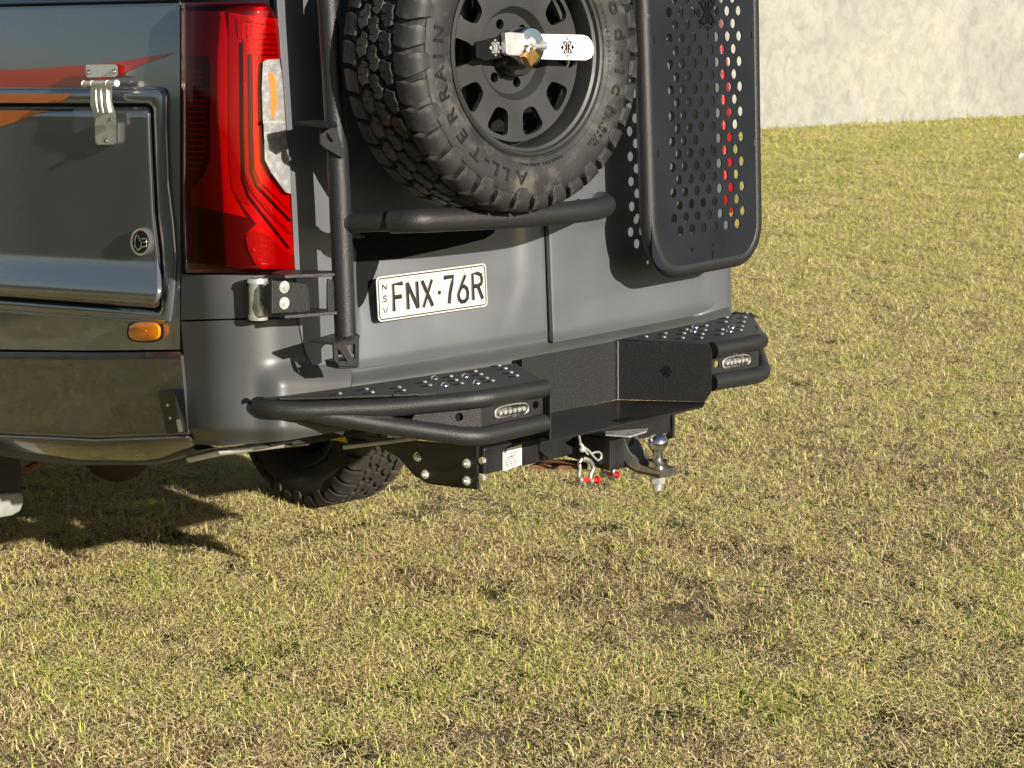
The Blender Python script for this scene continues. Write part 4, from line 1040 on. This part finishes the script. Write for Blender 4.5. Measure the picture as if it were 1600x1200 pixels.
def recess():
    z1 = oy(965, 533, -.08).z; z0 = oy(965, 624, -.08).z; zl1 = oy(812, 561, -.08).z; zl0 = z0 - .004
    A = [Vector((-.172, -.08, zl0)), Vector((.19, -.08, z0)), Vector((.19, -.08, z1)), Vector((-.172, -.08, zl1))]
    b = MB().prism(A, (0, .005, 0)).build('recess_plate', M['powder'], VAN)
    B = [oy(965, 624, -.0805), oy(1101, 628, -.305), oy(1112, 612, -.318), oy(1113, 550, -.318), oy(1110, 540, -.312), oy(1104, 536, -.30), oy(965, 533, -.0805)]
    q = (B[1]-B[0]); q.z = 0; q.normalize(); n = Vector((q.y, -q.x, 0)); n = n if n.dot(CAM-B[0]) > 0 else -n
    B = [p - n*(p-B[0]).dot(n) for p in B]
    c = MB().prism(B, -n*.005).build('recess_plate', M['powder'], VAN)
    C_ = [Vector((-.172, -.08, zl0)), Vector((-.298, -.322, zl0)), Vector((-.298, -.322, zl1-.045)), Vector((-.172, -.08, zl1-.045))]
    MB().prism(C_, (-.005, 0, 0)).build('recess_plate', M['powder'], VAN)
    P = [oy(965, 533+k*8.9, -.0835)+Vector((random.uniform(-.0006, .0006), 0, 0)) for k in range(11)]
    MB().tube(P, .0038, 8).build('weld', mat('bare_weld', (.075, .073, .07), .5, .3, bump=.5, bscale=400), b)
    fz = z0-.001
    F_ = [Vector((-.172, -.081, fz)), Vector((.19, -.081, fz)), on_z(1102, 628, fz), on_z(1098, 634, fz), on_z(1020, 652, fz), on_z(1005, 655, fz), on_z(845, 691, fz), on_z(848, 668, fz)]
    f = MB().prism(F_, (0, 0, -.006)).build('recess_floor', M['satin_black'], VAN, bevel=.001)
    MB().box(on_z(975, 655, fz+.0003), (.07, .03, .0006), Matrix.Rotation(.15, 3, 'Z')).build('floor_notch', M['shell'], f)
    lip = [on_z(845, 691, fz), on_z(1098, 634, fz)]
    up = Vector((0, 0, 1)); e = on_y(1042, 580, -.19, 0)
    t = (B[0]-CAM).dot(n)/ray(1042, 580).dot(n); e = CAM+ray(1042, 580)*t + n*.0005
    emblem('emblem', e, q, up, .030, c, M['shell'], .001)
    # bumper underside link between wings
recess()
# ---- tow bar ------------------------------------------------------------------------
def towbar():
    X = -.40
    ox = lambda a, b, x=X: on_x(a, b, x)
    P = [ox(*q) for q in ((560, 680), (745, 698), (745, 765), (712, 762), (668, 756), (648, 744), (622, 715), (590, 697))]
    tp = MB().prism(P, (.009, 0, 0)).build('towbar_plate', M['satin_black'], VAN, bevel=.001)
    mb = MB()
    for q in ((653, 713.5), (665, 741), (730, 724), (730, 751)): hexbolt(mb, ox(*q), (-1, 0, 0), .0095, .007)
    for q in ((751, 720), (751, 747)): mb.mark(); c = oy(q[0], q[1], -.165); mb.cyl(c, (1, 0, 0), .009, .012, 6)
    mb.build_each('bolt', M['steel'], tp)
    yb = -.17; c0 = oy(752, 722, yb); c1 = oy(1040, 662, yb)
    zc0, zc1 = c0.z, c1.z; hz = .036
    A = [Vector((-.392, yb, zc0-hz)), Vector((.315, yb, zc1-hz*.8)), Vector((.315, yb, zc1+hz*.8)), Vector((-.392, yb, zc0+hz))]
    bm_ = MB().prism(A, (0, .075, 0)).build('towbar_beam', M['satin_black'], VAN, bevel=.006, seg=3)
    S_ = [oy(785.5, 703, yb-.001), oy(785.5, 736, yb-.001), oy(815, 726, yb-.001), oy(815, 694, yb-.001)]
    st = MB().prism(S_, (0, -.0006, 0)).build('label', M['sticker'], bm_)
    mb = MB()
    for k in range(7):
        mb.mark(); a = 709+k*3.4; mb.prism([oy(x, y, yb-.0018) for x, y in ((788 if k > 1 else 796, a), (810-(k*37 % 7), a-4.6), (810-(k*37 % 7), a-3.1), (788 if k > 1 else 796, a+1.5))], (0, -.0002, 0))
    mb.build_each('label_print', mat('label_grey_print', (.07, .07, .07), .6), st)
    emblem('label_emblem', oy(789.5, 705.5, yb-.0018), Vector((1, 0, 0)), Vector((0, 0, 1)), .014, st, M['ink'], .0003)
    # right hand plate
    P = [on_x(*q, .325) for q in ((1030, 632), (1051, 630), (1051, 684), (1034, 690))]
    tr2 = MB().prism(P, (.009, 0, 0)).build('towbar_plate', M['satin_black'], VAN, bevel=.001)
    mb = MB()
    for q in ((1037, 651), (1037, 673)): hexbolt(mb, on_x(*q, .324), (-1, 0, 0), .0095, .010)
    mb.build_each('bolt', M['steel'], tr2)
    # receiver and rust-edged tabs
    zr = oy(930, 700, -.24).z
    rc = MB(); rc.box((-.035, -.235, zr), (.075, .17, .075)); rc.box((-.035, -.31, zr), (.092, .018, .092)); rc.build('receiver', M['satin_black'], VAN, bevel=.003)
    def tab(pts, y, z):
        return MB().prism([on_z(a, b, z) for a, b in pts], (0, 0, -.010))
    tab([(828, 727), (850, 716), (900, 719), (918, 722), (918, 728), (868, 728)], 0, zr-.052).build('chain_tab', M['rust'], VAN, bevel=.002)
    tab([(925, 722), (960, 714), (985, 716), (970, 726), (940, 728)], 0, zr-.052).build('chain_tab', M['rust'], VAN, bevel=.002)
    return zr
ZR = towbar()
def underbody():
    MB().tube([on_x(296, 717, -.92), on_x(345, 706, -.92), on_x(440, 694, -.80), on_x(480, 690, -.6)], .010, 12).build('sill_pipe', M['aluminium'], VAN)
    a, b = oy(536, 699, .12), oy(655, 684, .02); MB().tube([a, b], .006, 8).build('rail', M['aluminium'], VAN)
    MB().prism([oy(515, 680, .15), oy(533, 674, .15), (oy(540, 684, .15)), oy(544, 693, .15), oy(537, 691, .15), oy(530, 688, .15), oy(517, 688, .15)], (0, .01, 0)).build('strap_tag', M['yellow'], VAN)
    mb = MB(); mb.box((-.62, .55, .86), (.5, .9, .12)); mb.box((-.15, .35, .86), (1.3, .5, .14)); mb.build('underbody', M['under'], VAN, bevel=.01)
    # axle with differential
    c = on_y(183, 702, 2.08, 0); mx = Matrix.Translation(c)
    r = .118; mb = MB(); mb.lathe([(r*math.sin(R(t))+.001, -r*math.cos(R(t))*.95) for t in range(0, 181, 12)], mx, 32)
    mb.tube([(-.85, 2.1, .42), (.9, 2.1, .42)], .055, 20); mb.build('rear_axle', M['diff'], VAN)
    mb = MB(); mb.mark(); mb.tube([(-.6, 1.35, .62), (-.6, 2.1, .40), (-.6, 2.8, .62)], .035, 10); mb.mark(); mb.tube([(.6, 1.35, .62), (.6, 2.1, .40), (.6, 2.8, .62)], .035, 10); mb.build_each('leaf_spring', M['under'], VAN)
    mb = MB(); mb.tube([on_y(40, 735, 1.5, 0), on_y(70, 718, 1.7, 0)], .012, 10); mb.build('brake_pipe', M['rust'], VAN)
    # mudflap with its pale lower end
    yf = 1.43
    f = MB().prism([oy(-70, 640, yf), oy(32, 640, yf), oy(33.5, 771, yf), oy(-70, 776, yf)], (0, .010, 0)).build('mudflap', M['flap'], VAN, bevel=.002)
    tip = [(-70, 776), (33.5, 770), (37, 775), (37, 788), (32, 799), (20, 806), (0, 809.5), (-70, 818)]
    MB().prism([oy(a, b, yf-.012) for a, b in tip], (0, .024, 0)).build('mudflap_end', M['flap_tip'], f, bevel=.006, seg=3)
underbody()

# ================================================================ tyres
RT = .405; SK = 1.0
def rm(r): return r if r < .236 else .236+(r-.236)*SK
def tyre(Wm, parent, name='tyre', rubber='rubber', blocks=True, dist=False):
    prof = [(.236, -.034), (.246, -.021), (.262, -.010), (.285, -.003), (.31, 0), (.335, -.001), (.352, -.006), (.370, -.017), (.382, -.032), (.388, -.052), (.390, -.135), (.388, -.218), (.382, -.238), (.35, -.264), (.31, -.27), (.262, -.26), (.236, -.236)]
    prof = [(rm(r), z) for r, z in prof]
    mb = MB(); mb.lathe(prof, Wm, 120); t = mb.build(name, M[rubber], parent, smooth=40)
    # moulded ribs on the sidewall
    mb = MB()
    for r0, z0, h in ((.2555, -.0145, .0022), (.352, -.0055, .002), (.270, -.0078, .0012)):
        mb.mark(); r0 = rm(r0); mb.lathe([(r0-.0015, z0-.002), (r0, z0+h), (r0+.0015, z0-.002)], Wm, 120)
    mb.build_each('sidewall_rib', M[rubber], t, smooth=20)
    N = 36; dth = 2*math.pi/N
    def bend(s_, w_, h_, r0=.3885): r_ = rm(r0)+h_; a = s_/RT; return Vector((r_*math.cos(a), r_*math.sin(a), w_))
    def block_mesh(poly, w0, flip, nm):
        pts = [(a*flip*1.22, b*1.04) for a, b in poly]; vs = []; n = len(pts)
        for (sc_, h_) in ((1.0, -.004), (1.0, .0125), (.93, .0152)):
            for a, b in pts: vs.append(bend(a*sc_, w0+b*sc_, h_-abs(w0+b+.135)*.018))
        fs = [(i*n+k, i*n+(k+1) % n, (i+1)*n+(k+1) % n, (i+1)*n+k) for i in range(2) for k in range(n)]+[tuple(range(2*n, 3*n))]
        me = MB().add(vs, fs); return me
    PA = [(-.026, -.017), (-.004, -.021), (.004, -.012), (.0098, -.0135), (.0098, .003), (.0112, .003), (.0114, -.0139), (.020, -.016), (.027, .000), (.019, .017), (.002, .020), (-.006, .010), (-.0118, .0111), (-.0118, -.004), (-.0132, -.004), (-.0134, .0114), (-.022, .013), (-.028, .000)]
    PB = [(-.027, -.010), (-.012, -.021), (-.0028, -.0197), (-.0028, -.001), (-.0014, -.001), (-.0014, -.0195), (.010, -.018), (.016, -.006), (.027, -.002), (.023, .016), (.0125, .0187), (.0125, .003), (.011, .003), (.011, .019), (.004, .021), (-.008, .015), (-.020, .018), (-.022, .002)]
    def lug(sgn, long_):
        # path over the shoulder (r, z) going down the sidewall
        path = [(.403, -.066), (.4035, -.045), (.401, -.028), (.394, -.013), (.380, -.003), (.366, .001)] + ([(.352, .001), (.340, .0015)] if long_ else [(.357, .001)])
        inn = [(.386, -.066), (.386, -.045), (.384, -.034), (.378, -.026), (.368, -.014), (.356, -.007)] + ([(.345, -.004), (.336, -.002)] if long_ else [(.350, -.004)])
        hw = [.0250, .0275, .0275, .0270, .0262, .0245] + ([.0205, .0150] if long_ else [.0190])
        sk = [-.006, .000, .004, .002, -.003, -.005] + ([-.006, -.004] if long_ else [-.004])
        path = [(rm(r), z) for r, z in path]; inn = [(rm(r), z) for r, z in inn]; vs = []; n = len(path)
        for side in (-1, 1):
            for (r_, z_), h, s_ in zip(path, hw, sk):
                a = (side*h+s_)/RT; vs.append(Vector((r_*math.cos(a), r_*math.sin(a), z_)))
            for (r_, z_), h, s_ in zip(inn, hw, sk):
                a = (side*h*1.08+s_)/RT; vs.append(Vector((r_*math.cos(a), r_*math.sin(a), z_)))
        # centre ridge of the top face for a crease
        fs = []
        for i in range(n-1):
            fs.append((i, i+1, 2*n+i+1, 2*n+i)); fs.append((i, n+i, n+i+1, i+1)); fs.append((2*n+i, 2*n+i+1, 3*n+i+1, 3*n+i))
        fs += [(0, 2*n, 3*n, n), (n-1, 2*n-1, 4*n-1, 3*n-1)]
        if sgn < 0: vs = [Vector((v.x, -v.y, -.27-v.z)) for v in vs]
        return MB().add(vs, fs)
    ribs = [(block_mesh(PA, -.135, 1, ''), 0.0), (block_mesh(PB, -.0935, 1, ''), .5), (block_mesh(PB, -.1765, -1, ''), .5)]
    protos = []
    items = []
    for mbk, ph in ribs: items += [(mbk, (k+ph)*dth) for k in range(N)]
    lugs = [lug(1, True), lug(1, False), lug(-1, True), lug(-1, False)]
    for k in range(N):
        items.append((lugs[k % 2], (k+.25)*dth)); items.append((lugs[2+k % 2], (k+.75)*dth))
    if blocks:
        cache = {}
        for mbk, a in items:
            mx = Matrix.Rotation(a, 4, 'Z')
            if id(mbk) not in cache:
                o = mbk.build('tread_block', M[rubber], t, smooth=30)
                b = o.modifiers.new('bevel', 'BEVEL'); b.width = .0008; b.segments = 1; b.limit_method = 'ANGLE'; b.angle_limit = R(35)
                o.matrix_basis = Wm @ mx; cache[id(mbk)] = o
            else: copy_piece(cache[id(mbk)], Wm @ mx, t)
    else:
        mb = MB()
        for mbk, a in items:
            mx = Wm @ Matrix.Rotation(a, 4, 'Z'); mb.add([mx @ Vector(v) for v in mbk.v], mbk.f)
        g = mb.build('tread_blocks', M[rubber], t); g['kind'] = 'stuff'
    return t
# spare
WC = on_y(833, 82, -.455, LEAN)
zx = Vector((0, -1, LEAN)).normalized(); xx = Vector((1, 0, 0)); yy = zx.cross(xx).normalized()
Wm = Matrix(((xx.x, yy.x, zx.x, WC.x), (xx.y, yy.y, zx.y, WC.y), (xx.z, yy.z, zx.z, WC.z), (0, 0, 0, 1)))
SP = empty('spare_wheel', tuple(WC - Vector((0, 0, .4))), 'spare off-road tyre on a matt black wheel mounted on the rear door carrier', 'spare wheel')
def wplane(px, py, z):
    p0 = WC + zx*z; d = ray(px, py); t = (p0-CAM).dot(zx)/d.dot(zx); return CAM + d*t
def wl(px, py, z): q = wplane(px, py, z)-WC; return (q.dot(xx), q.dot(yy))
SK = .87
ty = tyre(Wm, SP)
def sidewall_z(r):
    P = [(.236, -.034), (.246, -.021), (.262, -.010), (.285, -.003), (.31, 0), (.335, -.001), (.352, -.006), (.370, -.017)]
    P = [(rm(a_), b_) for a_, b_ in P]
    for (a, b), (c, d) in zip(P, P[1:]):
        if r <= c: return b+(d-b)*(r-a)/(c-a)
    return -.017
def ring_text(s, size, r0, ang0, spread, wide=1.0, name='lettering', m='letter'):
    """letters standing with their tops outward, running clockwise; ang0 = angle of first letter (deg, ccw from +x)"""
    mb = MB(); a = ang0
    for ch, dw in zip(s, spread):
        if ch != ' ':
            mb.mark(); v, f = text_mesh(ch, size); vs = []
            for p in v:
                rad_ = rm(r0) + p.y*.9; an = R(a) - (p.x*wide)/(r0+size*.35)
                vs.append(Wm @ Vector((rad_*math.cos(an), rad_*math.sin(an), sidewall_z(rad_)+.0012+p.z)))
            mb.add(vs, f)
        a -= dw
    return mb.build_each('letter', M[m], ty, smooth=0) if size > .04 else mb.build(name, M[m], ty, smooth=0)
# angles follow the photograph: the maker's name over the top right, the type name round the lower left
ring_text('BFGoodrich', .052, .292, 70, [12.5, 12, 13, 12.5, 13, 9.5, 8, 9, 11.5, 10], 1.3)
ring_text('ALL-TERRAIN', .047, .293, 260, [10, 7, 6, 7.5, 11, 11, 10.5, 9, 8, 9.5, 11], 1.2)
ring_text('T/A', .046, .293, 150, [9, 7, 9], 1.15)
ring_text('Baja', .020, .308, 320, [3.8, 3.2, 2.2, 3.2], 1.2)
ring_text('CHAMPION', .0135, .292, 327, [2.6]*8, 1.0)
ring_text('LT265/70R17', .013, .266, 20, [2.6]*11, 1.0)
ring_text('TUBELESS RADIAL', .010, .268, 290, [2.0]*15, 1.0)
def rim():
    prof = [(.2375, -.034), (.2475, -.026), (.2485, -.014), (.243, -.009), (.238, -.012), (.235, -.022), (.227, -.025), (.2245, -.034), (.2225, -.10)]
    prof2 = prof + [(.212, -.104), (.198, -.20), (.205, -.24), (.236, -.25), (.236, -.256), (.19, -.245), (.19, -.12)]
    mb = MB(); mb.lathe(prof2, Wm, 96); r_ = mb.build('rim', M['rim'], SP, smooth=40)
    T3 = lambda a, b, z=-.064: WC + xx*a + yy*b + zx*z
    N = 96; circ = lambda rad, n=N, cx=0, cy=0: [(cx+rad*math.cos(2*math.pi*k/n), cy+rad*math.sin(2*math.pi*k/n)) for k in range(n)]
    holes = [circ(.112)]
    for k in range(10):
        a = R(-2+36*k)
        sh = [(.169+(x_-.169)*1.12, y_*1.08) for x_, y_ in ((.142, -.013), (.147, -.019), (.156, -.0235), (.182, -.0315), (.190, -.030), (.1955, -.022), (.1975, .0), (.1955, .022), (.190, .030), (.182, .0315), (.156, .0235), (.147, .019), (.142, .013), (.140, 0))]
        holes.append([(x*math.cos(a)-y*math.sin(a), x*math.sin(a)+y*math.cos(a)) for x, y in sh])
    f = plate_holes('wheel_disc', circ(.2122), holes, T3, zx, .016, M['rim'], SP)
    b = f.modifiers.new('bevel', 'BEVEL'); b.width = .0022; b.segments = 2; b.limit_method = 'ANGLE'; b.angle_limit = R(50)
    mb = MB(); mb.lathe([(.112, -.064), (.1105, -.0625), (.108, -.066), (.100, -.082), (.096, -.088)], Wm, 96); mb.build('hub_cone', M['rim'], f, smooth=60)
    bh = [circ(.0125, 20, .074*math.cos(R(49+60*k)), .074*math.sin(R(49+60*k))) for k in range(6)]
    g = plate_holes('hub_face', circ(.0965), bh, lambda a, b_: T3(a, b_, -.087), zx, .014, M['rim'], SP)
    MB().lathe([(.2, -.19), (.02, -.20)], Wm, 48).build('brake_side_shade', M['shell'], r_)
    mb = MB(); mb.lathe([(.055, -.083), (.056, -.050), (.052, -.046), (.03, -.046), (.001, -.046)], Wm, 48); mb.build('centre_cap', M['satin_black'], SP, smooth=40)
    # standoffs from wheel to the carrier
    mb = MB(); mb.lathe([(.06, -.20), (.05, -.30), (.001, -.30)], Wm, 24); mb.build('mount_stud', M['powder'], r_)
rim()
# ---- polished wheel lock with padlock ----------------------------------------------------
LK = empty('wheel_lock', tuple(WC+zx*.0), 'polished steel locking strap with diamond emblem bolted across the spare wheel hub', 'wheel lock')
def lock():
    z0 = -.012
    def pw(pts, z): return [WC+xx*a+yy*b+zx*z for a, b in [wl(x, y, z) for x, y in pts]]
    right = [(840, 53), (908, 54.5), (916, 57), (922, 64), (925.5, 74), (925, 84), (921, 91), (913, 94.5), (850, 93), (838, 92)]
    o = MB().prism(pw(right, z0), zx*.006).build('strap_blade', M['bright'], LK, bevel=.0015)
    left = [(741, 66), (790, 54), (795, 88), (756, 95), (742, 90)]
    P = pw(left, z0-.008); o2 = MB().prism(P, zx*.005).build('strap_blade', M['shell'], LK, bevel=.001, label='polished end of the strap coloured as a dark reflection, reaching into the wheel')  # polished like the other blade; its dark reflection is put into the colour
    # raised folded middle
    mid = [(782, 52), (787, 50), (812, 52), (812, 88), (787, 87), (783, 84)]
    MB().prism(pw(mid, z0), zx*.018).build('strap_saddle', M['steel'], LK, bevel=.003, seg=3)
    mb = MB(); mb.lathe([(.045, -.046), (.0455, -.004), (.042, .000), (.020, .002), (.018, .010), (.001, .012)], Wm @ Matrix.Translation((wl(831, 72, 0)[0], wl(831, 72, 0)[1], 0)), 48)
    mb.build('lock_disc', M['chrome'], LK, smooth=35)
    c = WC+xx*wl(826, 66, .012)[0]+yy*wl(826, 66, .012)[1]+zx*.012
    mb = MB(); mb.tube([c-zx*.01, c+zx*.012], .013, 6); mb.cyl(c+zx*.012, zx, .008, .006, 16); mb.build('lock_nut', M['steel'], LK, bevel=.001)
    # locking pin
    a = WC+xx*wl(833, 72, .02)[0]+yy*wl(833, 72, .02)[1]+zx*.02; b = a+xx*.036
    mb = MB(); mb.tube([a, b], .0065, 20); mb.tube([b-xx*.004, b+xx*.003, b+xx*.005], [.0105, .0105, .008], 20); mb.build('lock_pin', M['steel'], LK)
    e = WC+xx*wl(886.5, 74, z0+.006)[0]+yy*wl(886.5, 74, z0+.006)[1]+zx*(z0+.0062)
    emblem('emblem', e, xx, yy, .040, o, M['lamp_black'], .0006)
    e = WC+xx*wl(774, 74.5, z0-.003)[0]+yy*wl(774, 74.5, z0-.003)[1]+zx*(z0-.0028)
    emblem('emblem', e, xx, yy, .034, o2, M['silver'], .0006)
    PD = empty('padlock', tuple(a), 'small brass padlock hanging from the polished lock on the spare wheel hub', 'padlock')
    z1 = .030
    body = [(817, 84.5), (833, 72.5), (844, 88), (829, 105)]
    B = pw([(821, 88), (835, 74.5), (844, 89.5), (830, 105)], z1)
    MB().prism(B, -zx*.018).build('body', M['brass'], PD, bevel=.002, seg=3)
    p = pw([(825, 84), (825, 77), (829, 70), (836, 71), (834, 78)], z1-.009); MB().tube(p, .0033, 12, fillet=.006).build('shackle', M['steel'], PD)
lock()
SK = 1.0
# van wheels
def van_wheel(x, side, blocks):
    ax = Vector((side, 0, 0)); c = Vector((x, 2.10, .402)); up = Vector((0, 0, 1)); yv = up.cross(ax).normalized()
    m_ = Matrix(((yv.x, up.x, ax.x, c.x+side*.0), (yv.y, up.y, ax.y, c.y), (yv.z, up.z, ax.z, c.z), (0, 0, 0, 1)))
    t = tyre(m_, VAN, 'tyre', 'rubber_dusty', blocks)
    mb = MB(); mb.lathe([(.236, -.034), (.248, -.02), (.244, -.01), (.23, -.03), (.2, -.06), (.06, -.07), (.001, -.07)], m_, 48)
    mb.lathe([(.236, -.236), (.248, -.25), (.24, -.26), (.2, -.22), (.18, -.10), (.001, -.10)], m_, 48); mb.build('rim', M['rim'], t)
van_wheel(.99, 1, True); van_wheel(-.99, -1, False)

# ================================================================ tow ball mount, clip, shackles
def towball():
    B = on_y(1028, 692, -.41, 0); T = empty('tow_ball_mount', tuple(B-Vector((0, 0, .1))), 'worn tow ball mount with chromed ball slotted into the hitch receiver', 'tow ball')
    Rb = .0262; mx = Matrix.Translation(B)
    prof = [(.0005, Rb)] + [(Rb*math.sin(R(t)), Rb*math.cos(R(t))) for t in range(12, 145, 11)] + [(.0145, -.024), (.0135, -.036), (.0145, -.044), (.026, -.046), (.027, -.058), (.0265, -.062)]
    MB().lathe(prof, mx, 48).build('ball', M['chrome'], T, smooth=50)
    zt1 = B.z-.062
    y0, x0 = B.y, B.x
    def yz(p): return [Vector((x0-.032, y0+a, zt1+b)) for a, b in p]
    poly = [(.20, .070), (.115, .072), (.105, .064), (.085, .030), (.060, .008), (.040, .001), (-.040, 0), (-.040, -.022), (.045, -.022), (.075, -.016), (.105, .002), (.125, .018), (.20, .018)]
    MB().prism(yz(poly), (.064, 0, 0)).build('drawbar', mat('worn_drawbar', (.13, .115, .10), .40, .6, bump=.3, bscale=120, var=.3, vscale=30, dirt=(.22, .12, .07), dirt_scale=22, dirt_thr=.58), T, bevel=.003, seg=2)
    # bright worn face on the bend
    MB().prism([p+Vector((-.0012, 0, 0)) for p in yz([(.112, .068), (.090, .062), (.072, .030), (.048, .010), (.020, -.001), (-.035, -.003), (-.035, -.012), (.045, -.014), (.075, -.006), (.098, .012), (.108, .035)])], (.001, 0, 0)).build('worn_face', M['steel_dull'], T)
    mb = MB(); c = Vector((x0, y0, zt1-.022)); mb.tube([c, c-Vector((0, 0, .004))], .021, 24); mb.tube([c-Vector((0, 0, .004)), c-Vector((0, 0, .024))], .0205, 6); mb.tube([c-Vector((0, 0, .024)), c-Vector((0, 0, .042)), c-Vector((0, 0, .044))], [.0125, .0125, .010], 20); mb.build('nut', M['steel'], T, bevel=.001)
    # flat stainless strip on top
    S_ = [on_z(a, b, zt1+.085) for a, b in ((946, 676), (1003, 672), (1012, 671), (1010, 676), (984, 684), (946, 681))]
    MB().prism(S_, (0, 0, .004)).build('cover_strip', M['steel'], T, bevel=.001)
towball()
def clip():
    y = -.335
    T = empty('hitch_clip', tuple(oy(915, 700, y)), 'bent wire retaining clip and pin head on the hitch receiver', 'hitch pin clip')
    P = [oy(a, b, y) for a, b in ((905, 681), (907, 692), (913, 699), (921, 705), (928, 714), (934, 719.5), (939, 716), (940, 710), (936, 706), (930, 706.5), (923, 709))]
    MB().tube(P, .0028, 8).build('wire', M['steel'], T)
    MB().tube([oy(906, 693, y-.003), oy(912, 702, y-.003), oy(919, 710, y-.003)], .0026, 8).build('wire', M['steel'], T)
    c = oy(910, 701.5, y); MB().lathe([(.0005, .009)]+[(.009*math.sin(R(t)), .009*math.cos(R(t))) for t in range(20, 181, 20)], Matrix.Translation(c), 20).build('pin_head', M['steel'], T, smooth=60)
clip()
def shackle(path, pin, y, label, sc_=1.0):
    T = empty('bow_shackle', tuple(oy(*path[len(path)//2], y)), label, 'shackle', 'shackles hanging under the tow bar')
    MB().tube([oy(a, b, y) for a, b in path], .0055*sc_, 12).build('bow', M['steel_dull'], T)
    for q in (path[0], path[-1]):
        c = oy(*q, y); MB().tube([c+Vector((-.005, 0, 0)), c+Vector((.005, 0, 0))], .0105*sc_, 14).build('bow_eye', M['steel_dull'], T)
    a, b = oy(*pin[0], y), oy(*pin[1], y); MB().tube([a, b], .0058*sc_, 12).build('pin', M['red_paint'], T)
    d = (b-a).normalized(); MB().tube([b, b+d*.005], .0105*sc_, 12).build('pin_head', M['red_paint'], T)
shackle([(905, 750), (904.5, 740), (906, 732), (905, 723), (908, 718), (914, 716.5), (921, 719), (926, 726), (927, 733), (923, 741), (922, 752)], [(903, 749), (932, 750)], -.26, 'galvanised bow shackle with red pin nearer the camera, hanging below the wire clip')
shackle([(942, 741), (943, 733), (946, 726), (952, 722), (960, 724), (962, 730), (957, 738), (955, 745)], [(941, 738), (963, 742)], -.20, 'galvanised bow shackle with red pin, half hidden nearer the tow ball', .9)

# ================================================================ what the glossy flank mirrors, out of frame to the left
def shed():
    m = mat('pale_cladding', (.42, .41, .37), .7, var=.1, vscale=.5)
    T = empty('pale_shed', (-42, 12, 0), 'low pale shed far to the left, seen only as a reflection in the glossy flank', 'shed')
    mb = MB(); mb.box((-45, 14, 2.1), (8, 46, 4.2)); mb.build('wall', m, T)
    MB().prism([Vector((-40.6, -10, 4.2)), Vector((-49.4, -10, 4.2)), Vector((-45, -10, 5.2))], (0, 48, 0)).build('roof', mat('shed_roof', (.12, .13, .14), .5), T)
shed()
